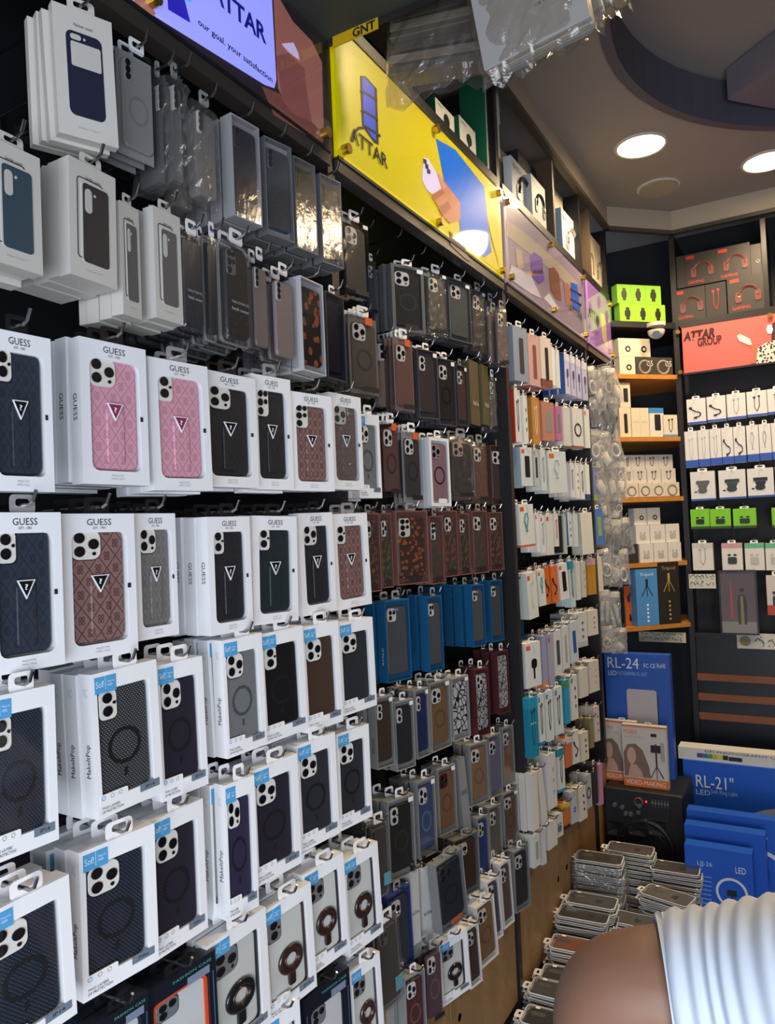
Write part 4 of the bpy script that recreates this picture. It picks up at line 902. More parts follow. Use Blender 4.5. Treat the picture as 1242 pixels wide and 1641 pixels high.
row('fifth row, far bay', [
 C_(843,864,916,993,'tall white box tilted outward', col='#dcdfdb', side='#cbd8d4', pic='wire', piccol='#b9bdb8', logo=1, n=0, T=.05, lean=-4),
 C_(861,876,912,972,'white box with teal looped cable', col='#dadfdf', pic='loop', piccol='#4f8f98', logo=1, n=1, lean=-3),
 C_(870,883,908,970,'orange box with black cable', col='#cf6a33', pic='cable', piccol='#1f1d1f', n=1, lean=-3), C_(882,896,906,967,'brighter orange box with black cable', col='#d97238', pic='cable', piccol='#1f1d1f', n=1, lean=-3),
 C_(894,913,902,962,'white framed black cable box', col='#dfe0e4', pic='phone', piccol='#1f1c20', logo=1, n=1, lean=-4),
 C_(912,922,898,974,'teal and white slim box', col='#bcd6de', topband='#2f8fa8', pic='wire', piccol='#333a40', n=1, lean=-3),
 C_(923,931,900,962,'white slim box with dot', col='#d3d6d4', n=1), C_(931,940,899,958,'grey-white slim box', col='#c4c6c5', pic='dots', piccol='#8f8b8b', n=1),
 C_(941,956,894,954,'mustard gold box', col='#b8862e', topband='#c6a0a6', n=1), C_(957,967,892,948,'cream slim box', col='#d8d3c6', n=1, lean=-2)], d=.01)
row('sixth row, far bay', [
 C_(841,868,1026,1105,'white box with black hairbrush picture', col='#dfe2e6', pic='brush', piccol='#15161a', logo=1, n=0, T=.04, side='#c8d2d8'),
 C_(868,878,1018,1106,'clear violet pack with orange corner', col='#9aa0bd', band='#d08a70', n=1), C_(878,889,1014,1100,'clear lilac pack', col='#a7a9c4', n=1, logo=1, logocol='#c0443a'),
 C_(887,901,1008,1084,'white box with slate diamond screen', col='#d5d9dd', pic='phone', piccol='#4b5162', n=1), C_(900,913,1002,1074,'white box with grey framed screen', col='#d5d9dd', pic='tall', piccol='#a5aaa6', n=1),
 C_(912,928,994,1064,'white box with blue screen', col='#c9d5e2', pic='phone', piccol='#2a5a9c', n=1, lean=-3),
 C_(920,942,980,1040,'small white box with photo strip', col='#ced3d6', pic='dots', piccol='#7b7478', band='#b9bdc3', n=2), C_(941,959,976,1020,'small cream-white box', col='#d6d3cc', pic='dots', piccol='#8f8d8a', n=2)], d=.02)
row('seventh row, far bay', [
 C_(846,864,1115,1217,'bright teal box', col='#1f86a8', pic='wire', piccol='#16495c', topband='#2a96b8', n=1, words=[('audio',-.3,.55,.6,.05)], wcol='#d9eef4'),
 C_(862,874,1110,1196,'white box with black earphone', col='#d9e0e3', pic='wire', band='#2a86b8', bandh=.06, logo=1, logocol='#3a96c6', n=1), C_(874,888,1104,1190,'white box with large black earphone', col='#d9e0e3', pic='wire', logo=1, logocol='#3a96c6', n=1),
 C_(888,903,1098,1180,'white box with two black earphones', col='#d9e0e3', pic='wire', logo=1, logocol='#3a96c6', n=1), C_(904,914,1088,1162,'green to blue strip box', col='#2d9ac8', topband='#3f9a6c', n=1),
 C_(914,927,1080,1156,'white box with dark buds', col='#dcdcd8', pic='dots', piccol='#3a3335', logo=1, logocol='#3a96c6', n=1), C_(928,943,1068,1120,'cream white small box', col='#d8d3ca', n=2), C_(944,961,1056,1112,'cream small box with fine print', col='#d5cfc8', pic='dots', piccol='#b9aaa8', n=2)], d=.03)
row('eighth row, far bay', [
 C_(851,864,1234,1334,'long white strip box', col='#dad7cf', n=2, T=.02), C_(864,875,1228,1326,'long white strip box splayed sideways', col='#d8d5cd', n=1, T=.02, lean=-7), C_(877,893,1203,1300,'long white box with grey print', col='#d9dadc', n=2, pic='dots', piccol='#a4a7b4'),
 C_(893,906,1196,1272,'white box with teal foot', col='#d8dcdc', band='#3a9aae', bandh=.07, topband='#2f8f9a', pic='wire', n=1), C_(905,917,1180,1232,'orange topped box', col='#c8713e', topband='#d9d6d0', n=1),
 C_(917,929,1168,1226,'white box with looping black cable', col='#dddcd8', pic='cable', n=1), C_(930,944,1170,1222,'cream box with three buds', col='#dcd3c6', pic='dots', n=1), C_(945,952,1150,1200,'olive clear pack', col='#8a8256', n=1), C_(952,962,1130,1190,'white pack with dark beads', col='#cfc6c2', pic='dots', piccol='#5a4a4a', n=1)], d=.03)
row('bottom row, far bay', [
 C_(854,866,1333,1393,'small white box with grey slot', col='#d3d6d2', pic='phone', piccol='#9ea3a0', n=1), C_(867,876,1325,1388,'slim lilac-white box', col='#c9c9d0', n=1), C_(877,894,1310,1364,'square white box', col='#d8d7d4', n=1, T=.04, lean=-2),
 C_(890,903,1300,1345,'white box with green buds', col='#cfd3d0', pic='buds', piccol='#5c6a62', n=1), C_(902,914,1284,1332,'box with rainbow gradient and black stripes', col='#c9702e', topband='#d8c24a', band='#3a2530', n=1),
 C_(914,926,1265,1322,'clear pack with blue dot', col='#b9bdc6', pic='badge', piccol='#3a3fc0', n=0), C_(926,942,1256,1318,'cream box with black mark', col='#dad3c8', pic='dots', n=1, lean=-3), C_(938,949,1238,1298,'grey slim box with dark ring', col='#b5babd', pic='ring', n=1),
 C_(949,959,1222,1292,'dark pack with yellow sticker', col='#35332f', logo=1, logocol='#d8d23a', n=1), C_(960,967,1222,1292,'pink slim box at the row end', col='#c98fb5', n=0, T=.05)], d=.03)
# ================================================================== narrow bay: poly bags on hooks
bagrows = [(588,640,[(943,960),(956,972),(968,984),(980,994)],'coil','#ece2d0','cream cable'), (638,694,[(944,964),(962,978),(976,990)],'rods','#22252e','black plugs'), (690,744,[(946,966),(962,982),(978,998)],'coil','#e8e4de','white cable'),
 (742,796,[(952,974),(972,992),(988,1006)],'plug','#e8e2d8','white adapter'), (788,832,[(956,978),(976,998)],'plug','#d5cdc4','grey adapter'), (832,886,[(962,980),(978,996),(992,1014)],'rods','#3a4450','dark cable'),
 (882,934,[(960,984),(980,1000),(994,1010)],'coil','#d5d3d0','grey cable'), (948,1002,[(961,980),(978,996)],'rods','#b5babd','grey tool'), (1006,1042,[(964,986),(982,1006)],'coil','#cdc6bd','pale cable')]
k = 0
for i, (y0, y1, xs, sh, colr, what) in enumerate(bagrows):
    for j, (x0, x1) in enumerate(xs):
        k += 1
        put('bag', x0-1, x1+1, y0-2+3*(j%2), y1+4+3*(j%2), 'clear crinkled bag of %s' % what, '%s from left in %s bag row' % (ORD[j], ORD[i]), cat='poly bag', group='clear bags in the narrow bay', d=.01+.03*j, n=1, yaw=-random.uniform(52,62), pitch=.05, fill=colr, shape=(sh if j%2 == 0 else ('plug' if sh == 'coil' else sh)), seed=k%5, hooklen=.25, lean=random.uniform(-14,10), ds=1.1, turn=k)
# ================================================================== shelves in the corner, back wall, high compartments
FACE['S'] = (Vector((0,3.40,0)), Vector((0,-1,0)), Vector((1,0,0)), 0.0)
def hpx(face, d, x, y0, y1): return on(x, y0, face, d).z - on(x, y1, face, d).z
def tier(face, d, z, h, py, xs, desc, where, cat='box', group=None, T=.05, kind='carton', lean=0, tilt=0, **o):
    """boxes standing side by side on height z"""
    P, N, A, rz = FACE[face]; out = []
    for i, (x0, x1) in enumerate(xs):
        a, c = on(x0, py, face, d), on(x1, py, face, d); w = (c-a).length-.001; C = (a+c)/2; C.z = z+h/2+.0008
        dd = desc[i] if isinstance(desc, (list, tuple)) else desc
        oo = {k: (v[i] if isinstance(v, list) and len(v) == len(xs) and k != 'words' else v) for k, v in o.items()}
        r, W1, H1, T1 = front(kind, W=round(w,3), H=round(h,3), T=T, tab=None, **oo)
        seat(r, W1, H1, T1, C, w, h, face, 0, lean, tilt)
        r['label'] = '%s, %s' % (dd, (where if len(xs) == 1 else '%s from left %s' % (ORD[i], where))); r['category'] = cat
        if group: r['group'] = group
        out.append(r)
    return out
LIME = '#8fd21e'
h1 = hpx('D', -.02, 1030, 484, 514)
tier('D', -.02, ZLIME, h1, 498, [(993,1018),(1018,1042),(1042,1066)], 'lime green smartwatch box', 'in the lower lime row', group='lime boxes', col=LIME, pic='watch', piccol='#16181c')
tier('D', -.02, ZLIME+h1+.001, h1, 470, [(989,1011),(1011,1034),(1034,1059)], 'lime green smartwatch box', 'in the upper lime row', group='lime boxes', col=LIME, pic='watch', piccol='#16181c')
CRM = '#d9cdb4'
h1 = hpx('D', -.02, 1030, 571, 600)
tier('D', -.02, SHZ[0], h1, 586, [(993,1018)], 'cream box with round black badge', 'lower left on top wooden shelf', col=CRM, pic='badge', group='cream badge boxes')
tier('D', -.02, SHZ[0], h1, 586, [(1019,1048),(1048,1078)], 'dark box with wheel picture', 'in the dark pair on the top shelf', col='#3b3733', pic='ring', piccol='#8d8377', words=[('G5',.1,.5,.34,.3)], wcol='#d8d2c4')
tier('D', -.02, SHZ[0]+h1+.001, h1, 556, [(991,1016),(1016,1042)], 'cream box with round black badge', 'in upper pair on top wooden shelf', col=CRM, pic='badge', group='cream badge boxes')
tier('L', .02, on(985,592,'L').z, .10, 577, [(980,992)], 'small purple printed box', 'at the end of the wooden top shelf', col='#6d3f58', pic='dots', piccol='#c7a4b8') if False else None
h2 = hpx('D', -.02, 1030, 652, 699)
tier('D', -.02, SHZ[1], h2, 676, [(993,1011)], 'cream box with slim black phone', 'leftmost on second wooden shelf', col=CRM, pic='tall', piccol='#2a2a2c')
tier('D', -.02, SHZ[1], h2, 676, [(1012,1026),(1026,1040)], 'plain cream upright box', 'of the plain pair, second shelf', col=CRM, words=[('power bank',-.3,.5,.6,.04)], wcol='#8a7f70')
tier('D', -.02, SHZ[1], h2, 676, [(1041,1064)], 'cream box with tilted black power bank', 'right of the plain cream pair', col='#dcd6c8', pic='phone', piccol='#23262b', topband='#3f86c2')
tier('D', -.01, SHZ[1], hpx('D',-.01,1075,665,700), 684, [(1064,1086)], 'low cream box with two dark cables', 'rightmost on second wooden shelf', col='#ddd2c0', pic='wire', band='#5a8fb8', bandh=.1)
tier('D', -.02, SHZ[1]+h2+.001, hpx('D',-.02,1000,610,650), 630, [(993,1010)], 'cream box with small black device', 'on top of the leftmost phone box', col=CRM, pic='phone', piccol='#2a2a2c')
WB = '#c9c4bf'
h3 = hpx('D', 0, 1030, 774, 797)
tier('D', -.005, SHZ[2], h3, 786, [(1002,1023),(1024,1045),(1045,1066),(1066,1089)], 'white cable box', 'in the bottom tier on the third shelf', group='cable boxes on the third shelf', col='#d6cbb9', pic='ring', piccol='#8d857a', band='#b56f4a', bandh=.04)
tier('D', -.03, SHZ[2]+h3+.001, h3, 762, [(1001,1015),(1015,1036),(1037,1059),(1060,1083)], 'grey-white cable box', 'in the middle tier on the third shelf', group='cable boxes on the third shelf', col=WB, pic='wire', piccol='#4a4a4d')
tier('D', -.05, SHZ[2]+2*h3+.002, h3, 737, [(1000,1011),(1011,1033),(1034,1055),(1055,1078)], 'greyer cable box', 'in the upper tier on the third shelf', group='cable boxes on the third shelf', col='#bfbab8', pic='wire', piccol='#4a4a4d')
h4 = hpx('D', 0, 1060, 872, 902)
tier('D', -.005, SHZ[3], h4, 886, [(1003,1023)], 'dark earbud box', 'leftmost on the fourth wooden shelf', col='#35322f')
tier('D', -.005, SHZ[3], h4, 886, [(1025,1047),(1048,1070),(1071,1092)], 'white earbud box', 'in the bottom tier on the fourth shelf', group='earbud boxes', col='#ddd8d2', pic='buds', piccol='#b9b4ae')
tier('D', -.02, SHZ[3]+h4+.001, h4, 856, [(1019,1041),(1042,1066),(1067,1089)], 'white earbud box', 'in the middle tier on the fourth shelf', group='earbud boxes', col='#dad6d2', pic='buds', piccol='#b9b4ae')
tier('D', -.04, SHZ[3]+2*h4+.002, h4*.9, 826, [(1016,1036),(1037,1058)], 'dark-sealed white earbud box', 'in the top tier on the fourth shelf', group='earbud boxes', col='#d3cfcb', pic='badge', piccol='#5a4a44')
tier('D', -.05, SHZ[4], hpx('D',-.05,1010,970,1000), 985, [(1003,1022)], 'orange box with dark picture', 'lower left on the lowest wooden shelf', col='#c8691f', pic='buds', group='orange boxes')
tier('D', -.05, SHZ[4]+hpx('D',-.05,1010,970,1000)+.001, hpx('D',-.05,1010,935,968), 950, [(1000,1022)], 'orange box with black headset picture', 'upper left on lowest wooden shelf', col='#c85a1f', pic='headset', group='orange boxes')
def tripod(x0, x1, col, fg, label, words, accent):
    h = hpx('D', 0, (x0+x1)/2, 912 if x0 < 1040 else 904, 1003)
    r = tier('D', .0, SHZ[4], h, 960, [(x0,x1)], label, 'standing on the lowest wooden shelf', T=.06, col=col, words=[words], wcol=fg)[0]
    w = r.scale.x; W1 = (on(x1,960,'D')-on(x0,960,'D')).length
    def f(b):
        for x in (-.25, 0, .25): b.tube([(0, -.0005, h*.72), (x*W1, -.0005, h*.52)], .0022, 4)
        b.box(-.006, .006, -.002, 0, h*.70, h*.82)
    ob('printed_tripod', f_mesh(f), mat(accent, .5), r)
    for q in range(5): ob('printed_icon', f_mesh(lambda b: b.cyl(0, 0, .006, -.0008, 0, 8)), mat(fg, .5), r).location = (0, 0, h*(.08+.07*q))
    return r
def f_mesh(f): b = B(); f(b); return b
tripod(1020, 1055, '#4f8fcc', '#e3edf5', 'light blue tripod box', ('Tripod',-.3,.86,.6,.07), '#20252e')
tripod(1056, 1090, '#2a2724', '#b59a5c', 'black tripod box with gold lettering', ('Tripod',-.32,.86,.64,.07), '#b59a5c')
# ------------------------------------------------------------------ back wall on hooks
BL = '#2b55b5'
def brow(where, xs, y0, y1, slope, desc, **o):
    items = []
    for i, (a, c) in enumerate(xs):
        dy = slope*(a-xs[0][0]); oo = {k: (v[i] if isinstance(v, list) else v) for k, v in o.items()}
        items.append(('carton', a, c, y0+dy, y1+dy, desc[i] if isinstance(desc, list) else desc, oo))
    row(where, items, face='B', cat='box', group='boxes hanging on the back wall', hooklen=.07, n=0)
brow('top cable row, back wall', [(1101,1131),(1133,1163),(1165,1195),(1197,1229),(1230,1262)], 637, 681, -.13, ['white cable box with black coil','white cable box with thick black coil','white cable box with pale plugs','white cable box with black plugs','white box cut by picture edge'], pic=['cable','cable','wire','wire','wire'], piccol=['#2a2c31','#2a2c31','#a9adb3','#26282d','#777b80'], col='#d9d9dc', band=BL, bandh=.09, d=.02, T=.025)
brow('second cable row, back wall', [(1098,1118),(1119,1137),(1138,1156),(1157,1175),(1176,1195),(1197,1216),(1217,1236),(1237,1256)], 690, 750, -.1, ['slim box with pale cable','slim box with two pale cables','slim box with three pale cables','slim box with black cable','slim box with looping black cable','slim box with white cable','slim box with white braided cable','slim box at picture edge'], pic=['wire','wire','wire','cable','cable','loop','loop','wire'], piccol=['#b9bcc2','#a9acb2','#a9acb2','#2a2c31','#2a2c31','#b9bcc2','#a9acb2','#2a2c31'], col='#dcdde0', band=BL, bandh=.2, d=.03, T=.025)
brow('car mount row, back wall', [(1107,1146),(1152,1195),(1198,1240),(1243,1280)], 754, 803, -.06, ['white box with grey car mount','white box with green-black car mount','white box with black car mount','white car mount box cut by edge'], pic='mount', piccol=['#5a5a66','#2a3a38','#17191d','#2a2c31'], col='#d8dade', band=BL, bandh=.06, d=.03, T=.04)
brow('lime row, back wall', [(1107,1137),(1138,1171),(1175,1212),(1237,1262)], 815, 848, -.02, ['lime earbud pack','lime earbud pack with dark label','larger lime earbud pack','lime pack cut by edge'], pic='buds', piccol='#18201a', col='#78c81e', d=.03, T=.03, band='#2e4a16', bandh=.12)
brow('earphone row, back wall', [(1110,1143),(1157,1190),(1194,1225),(1227,1255)], 870, 914, 0, ['white box with wired earphones','white box with black buds and red seal','white box with pale buds and green top','white box with green top'], pic=['wire','buds','buds','buds'], piccol=['#a9a9ac','#2a2c31','#b5b8b5','#b5b8b5'], col='#dcd9d8', topband=['#c9c6c4','#c99aa0','#5fb88a','#5fb88a'], d=.04, T=.03)
brow('lowest row, back wall', [(1229,1262)], 922, 986, 0, ['white and red earbud pack behind the portrait'], pic='buds', piccol='#222428', col='#cfc9c6', band='#b5442e', bandh=.25, d=.05, T=.02)
# empty hooks above the middle bay
for i, (x, y) in enumerate(((600,362),(645,378),(683,405),(520,170))):
    if i < 3:
        p = on(x, y, 'L', -.05); hk_ = hook(p, .22, 'L'); tag(hk_, 'empty steel hook under the yellow sign, %s from left' % ORD[i], 'hook', 'empty hooks')
# black and white strips with script lettering
def scribble(b, x0, x1, z0, z1, seed, w=.0013):
    rnd = random.Random(seed); x = x0; pts = []
    while x < x1:
        pts.append((x, -.0012, z0+(z1-z0)*rnd.random())); x += (z1-z0)*rnd.uniform(.15,.5)
        if rnd.random() < .18 and len(pts) > 2: b.tube(pts, w, 4); pts = []; x += (z1-z0)*.2
    if len(pts) > 1: b.tube(pts, w, 4)
    for _ in range(int((x1-x0)/(z1-z0)*1.5)): b.cyl(rnd.uniform(x0,x1), rnd.choice((z0-.002,z1+.002)), w*1.3, -.0016, -.0004, 6)
def plaque(face, d, x0, x1, y0, y1, desc, lines=1, seed=1, medal=False, bg='#cfd0c4'):
    a, c = on(x0,(y0+y1)/2,face,d), on(x1,(y0+y1)/2,face,d); w = (c-a).length; h = hpx(face,d,(x0+x1)/2,y0,y1)
    r = ob('script_plaque', B().box(-w/2,w/2,0,.004,0,h), mat(bg,.4)); r.location = (a+c)/2; r.location.z -= h/2; r.rotation_euler = (0,0,FACE[face][3])
    def f(b):
        for i in range(lines): zz = h*(.22+.5*i) if lines > 1 else h*.25; scribble(b, -w*.46+(h*.9 if medal else 0), w*.46, zz, zz+h*(.26 if lines > 1 else .5), seed+i, .0013 if lines > 1 else .0022)
    ob('script_lettering', f_mesh(f), INK, r)
    if medal: ob('medallion', f_mesh(lambda b: b.cyl(-w*.5+h*.5, h*.5, h*.33, -.0012, 0, 20)), mat('#8b7d4c', .4), r)
    return tag(r, desc, 'sign')
plaque('B', .022, 1024, 1099, 1013, 1029, 'narrow pale plaque with dark script under tripod boxes', 2, 4, bg='#c6c4ac')
plaque('B', .022, 1181, 1300, 1016, 1041, 'pale plaque with large script and round medallion', 1, 9, True)
plaque('B', .08, 1104, 1147, 920, 943, 'small pale plaque with two script lines by the portrait', 2, 14)
# framed portrait on the counter
a, c = on(1152,955,'B',.06), on(1214,955,'B',.06); w = (c-a).length; h = on(1183,914,'B',.06).z-ZLED
pf = ob('portrait_frame', B().ringp(rr(0,h/2,w,h,.002,1), rr(0,h/2,w-.016,h-.016,.001,1), 0, .012), mat('#1c1a1c',.3)); pf.location = Vector(((a.x+c.x)/2, a.y, ZLED+.001))
ob('photo_print', B().box(-w/2+.007,w/2-.007,.006,.010,.007,h-.007), patt('rib','#7d6a6a','#5c4c4e',.5,.9), pf)
ob('printed_carpet', B().box(-w/2+.008,w/2-.008,.0048,.006,.008,h*.2), mat('#8d8a86',.5), pf)
ob('printed_flag', f_mesh(lambda b: b.prism([(-w*.22,h*.25),(-w*.14,h*.25),(-w*.17,h*.8),(-w*.2,h*.85)], .0048, .006)), mat('#a8434e',.5), pf)
ob('printed_figure', f_mesh(lambda b: (b.prism([(-w*.02,h*.16),(w*.2,h*.16),(w*.22,h*.5),(w*.16,h*.62),(w*.03,h*.62),(-w*.03,h*.5)], .0046, .006), b.cyl(w*.1,h*.69,w*.06,.0046,.006,12))), mat('#29261f',.5), pf)
ob('printed_robe', f_mesh(lambda b: b.prism([(w*.04,h*.16),(w*.14,h*.16),(w*.12,h*.6),(w*.06,h*.6)], .0044, .005)), mat('#8b7a3e',.5), pf)
ob('glass', B().box(-w/2+.007,w/2-.007,.003,.0035,.007,h-.007), CLEAR, pf)
tag(pf, 'dark framed photo of a standing robed figure beside a flag', 'picture frame')
# ------------------------------------------------------------------ gaming headset boxes on the back shelf
zb = ZCOR1+.03; hb = hpx('B', 0, 1110, 458, 510)
GM = dict(col='#2a2624', pic='headset', piccol='#6b3a36', logo=1, logocol='#b5302a', wcol='#c8372e')
tier('B', .0, zb, hb, 483, [(1079,1130)], 'black gaming headset box with bright glare', 'lower left on back shelf', T=.1, words=[('GAMING',-.38,.07,.5,.09)], **GM)
tier('B', .0, zb, hb, 479, [(1131,1164)], 'black box with two red diagonal stripes', 'between lower headset boxes', T=.1, col='#241f1f', pic='wire', piccol='#b5302a')
tier('B', .0, zb, hb*1.07, 470, [(1166,1224)], 'black gaming headset box', 'lower right on the back shelf', T=.1, words=[('GAMING',-.38,.07,.5,.09)], **GM)
tier('B', -.02, zb+hb*1.07+.001, hb, 430, [(1084,1096)], 'narrow black headset box edge', 'upper left on the back shelf', T=.1, col='#2f2a28')
tier('B', -.02, zb+hb*1.07+.001, hb, 430, [(1096,1147),(1148,1203)], 'black gaming headset box in clear wrap', 'in the upper headset tier', T=.1, words=[('GAMING',-.38,.07,.5,.09)], **GM)
tier('B', -.02, zb+hb*1.07+.001, hb*.9, 430, [(1204,1223)], 'narrow black headset box with grey dial', 'upper right on the back shelf', T=.1, col='#2f2a28', pic='badge', piccol='#8d8a86')
for i, (x0,x1,y0,y1) in enumerate(((1077,1131,455,512),(1094,1204,398,450))): pass
# ------------------------------------------------------------------ high compartments of the left wall
zu = ZS1+.031
def hi(x0, x1, y0, y1, z, desc, where, d=-.02, T=.09, **o):
    h = hpx('L', d, (x0+x1)/2, y0+abs(-.75)*(x1-x0)/2, y1-.65*(x1-x0)/2) ; return tier('L', d, z, h, (y0+y1)/2, [(x0,x1)], desc, where, T=T, **o)[0], h
GW = dict(col='#d6dbd8', pic='webcam', piccol='#1d2420', side='#1f6a4c', words=[('EMEET',-.4,.85,.3,.06)], wcol='#3a8a68')
r_, hh = hi(782, 799, 233, 300, zu, 'white-fronted green camera box', 'at the foot of the right camera stack', **GW)
r_, hh = tier('L', -.02, zu+hh+.001, hh, 210, [(780,799)], 'white-fronted green camera box', 'in the middle of the right camera stack', T=.09, **GW)[0], hh
tier('L', -.02, zu+2*hh+.002, hh, 150, [(778,798)], 'white-fronted green camera box', 'on top of the right camera stack', T=.09, **GW)
a_, h2_ = hi(738, 761, 184, 256, zu, 'white-fronted green camera box', 'nearest behind the yellow sign edge', **GW)
a_, h3_ = hi(699, 725, 132, 196, zu, 'white-fronted green camera box', 'under the hanging plastic bag', **GW)
tier('L', -.12, zu, hh*1.1, 240, [(762,780)], 'grey tool box', 'between the two camera box groups', T=.09, col='#4b4a4a', pic='headset', piccol='#9a9a9c')
tier('L', -.06, zu, .22, 270, [(801,814)], 'brown-grey slim box', 'just right of the camera boxes', T=.1, col='#8d7d6a')
tier('L', -.02, zu, .18, 320, [(823,852)], 'white and blue headphone box', 'leftmost of the headphone boxes', T=.03, col='#c9d2da', pic='headset', piccol='#2c323c', words=[('BASS+',-.42,.8,.4,.1)])
tier('L', -.055, zu, .29, 270, [(832,858)], 'tall navy headphone box with silver picture', 'behind the white and blue one', T=.06, col='#2a2c38', pic='headset', piccol='#a9a49c')
tier('L', .0, zu, .17, 355, [(855,875)], 'grey-blue headphone box', 'left of the upright board', T=.03, col='#b3b6b8', pic='headset', piccol='#3a4048')
tier('L', -.02, zu, .21, 378, [(902,925)], 'ice blue flanked headphone box', 'between the two upright boards', T=.03, col='#d3cdbf', side='#a3c3d6', pic='headset', piccol='#8d8a84', words=[('BASS',-.42,.8,.4,.08)])
tier('L', -.055, zu, .31, 300, [(884,900)], 'tall cream box under the ceiling light', 'behind the ice blue flanked one', T=.06, col='#d9ceb6', pic='headset', piccol='#b5a890')
tier('L', -.02, zu, .25, 420, [(940,952),(953,965)], 'cream headphone box', 'of the far compartment pair', T=.03, group='far cream boxes', col='#cfc2a8', pic='headset', piccol='#8f7f68')
tier('L', -.055, zu, .31, 380, [(937,946)], 'tall cream printed box', 'behind the far cream pair', T=.06, col='#d8ccb2', pic='dots', piccol='#a4886a')
# dome camera under the lime shelf
p = on(1051, 520, 'D', .02); e = empty('dome_camera', (p.x, p.y, ZLIME-.03)); 
def dome(b):
    n, m = 20, 7; vs = []; fs = []
    for j in range(m+1):
        a = math.pi/2*j/m
        for i in range(n): q = 2*math.pi*i/n; vs.append((.042*math.cos(a)*math.cos(q), .042*math.cos(a)*math.sin(q), -.018-.042*math.sin(a)))
    for j in range(m):
        for i in range(n): fs.append((j*n+i, j*n+(i+1)%n, (j+1)*n+(i+1)%n, (j+1)*n+i))
    b.add(vs, fs); b.smooth = True
ob('camera_dome', f_mesh(dome), mat('#cfc8bb',.3), e); o_ = ob('camera_base', f_mesh(lambda b: b.cyl(0,0,.046,0,.018,24)), mat('#cfc8bb',.4), e); o_.rotation_euler = (math.pi/2,0,0)
v_ = (CAM-Vector(e.location)).normalized(); lo = ob('camera_lens', f_mesh(lambda b: (b.cyl(0,0,.02,-.012,0,16), b.cyl(0,0,.012,-.016,0,14))), mat('#1a1a1c',.2), e)
lo.location = Vector((0,0,-.030))+Vector((v_.x,v_.y,-.45)).normalized()*.034; lo.rotation_euler = Vector((v_.x,v_.y,-.3)).to_track_quat('-Y','Z').to_euler()
tag(e, 'white dome security camera under the lime box shelf', 'camera')
# ================================================================== printed signs over the bays
def sheet(face, pts, d, m, parent, name='printed_shape', th=.0008):
    """flat printed shape in the plane of a sign, outline given in picture pixels"""
    P, N, A, rz = FACE[face]; o = parent.matrix_world if False else None
    w = [on(x, y, face, d) for x, y in pts]; c = Vector(parent.location)
    return ob(name, f_mesh(lambda b: b.poly3([p-c for p in w], -N*th)), m, parent)
def sign_text(face, s, x0, y0, x1, y1, hpx_, d, m, parent, **k):
    P, N, A, rz = FACE[face]; a, c = on(x0,y0,face,d), on(x1,y1,face,d); o = ob('sign_lettering', text_mesh(s, k.get('shear',0), k.get('bold',0)), m, parent)
    hh = hpx(face, d, (x0+x1)/2, (y0+y1)/2-hpx_, (y0+y1)/2); z = (a.z+c.z)/2
    o.location = Vector((a.x,a.y,z))-Vector(parent.location); o.rotation_euler = (0,0,rz); o.scale = ((c-a).length, 1, hh); return o
def sign(y0, y1, base, em, label, bolts=True):
    c = Vector((0.004,(y0+y1)/2,(ZS0+ZS1)/2)); r = empty('lit_sign', c)
    ob('sign_panel', B().box(-.02, .008, y0-c.y, y1-c.y, ZS0-c.z, ZS1-c.z), lit(base, em), r)
    ob('sign_frame', f_mesh(lambda b: [b.box(-.024, .011, p, q, s-c.z, t-c.z) for p,q,s,t in ((y0-c.y,y1-c.y,ZS1-.004,ZS1+.004),(y0-c.y,y1-c.y,ZS0-.004,ZS0+.003))]), BLACK, r)
    if bolts:
        for yy in (y0+.025, (y0+y1)/2, y1-.025) if y1-y0 > .6 else (y1-.025,):
            for zz in (ZS0+.025, ZS1-.025):
                o = ob('standoff_bolt', cmesh(('bolt',), lambda b: b.cyl(0,0,.011,-.016,0,14)), mat('#c9a64a',.25,.9), r); o.location = (.008, yy-c.y, zz-c.z); o.rotation_euler = (0,0,math.pi/2)
    # acrylic cover that mirrors the lamps
    ob('acrylic_cover', B().box(.0155, .0165, y0-c.y+.004, y1-c.y-.004, ZS0-c.z+.006, ZS1-c.z-.006), film('#ffffff', .03, .04), r)
    return tag(r, label, 'sign')
def lit(h, s):
    """backlit print"""
    return mat(h, .35, emit=s)
g = .016
# sign 1, lavender phone screen in a hand
e1 = .75
s1 = sign(YPOST[0]+.014, YPOST[1]-.014, '#30242a', .15, 'backlit sign of a hand holding a lavender phone with slogan')
sheet('L', [(150,-120),(434,-40),(437,20),(443,128),(440,141),(425,136),(252,28),(150,-42)], .013, lit('#8b8fe6', 1.0), s1, 'printed_screen')
sheet('L', [(438,-20),(470,35),(500,66),(516,100),(519,212),(470,185),(455,160),(446,140)], .0132, lit('#a5685f', .35), s1, 'printed_palm')
sheet('L', [(452,70),(470,68),(478,84),(480,96),(462,82)], .0145, lit('#c4b4d8', .6), s1, 'printed_screen_edge')
sheet('L', [(443,90),(462,85),(488,110),(492,150),(500,196),(470,182),(452,160)], .0140, lit('#8f5350', .3), s1, 'printed_thumb')
sheet('L', [(206,-10),(236,0),(250,22),(244,26),(222,10)], .0138, lit('#b0776a', .3), s1, 'printed_finger')
sheet('L', [(420,138),(448,150),(520,214),(517,232),(440,185)], .0138, lit('#7d4a44', .25), s1, 'printed_finger')
sheet('L', [(268,-20),(296,0),(305,36),(270,15)], .0142, lit('#2a22b0', .6), s1, 'printed_emblem')
sheet('L', [(284,-12),(316,-6),(304,4),(296,0)], .0146, lit('#4fa0f0', .8), s1, 'printed_emblem')
DB = lit('#15158a', .3)
sign_text('L', 'ATTAR', 338, 10, 425, 58, 30, .0146, DB, s1, bold=.03)
sign_text('L', 'our goal. your satisfaction', 318, 52, 436, 127, 13, .0146, lit('#15152e', 0), s1, bold=.015)
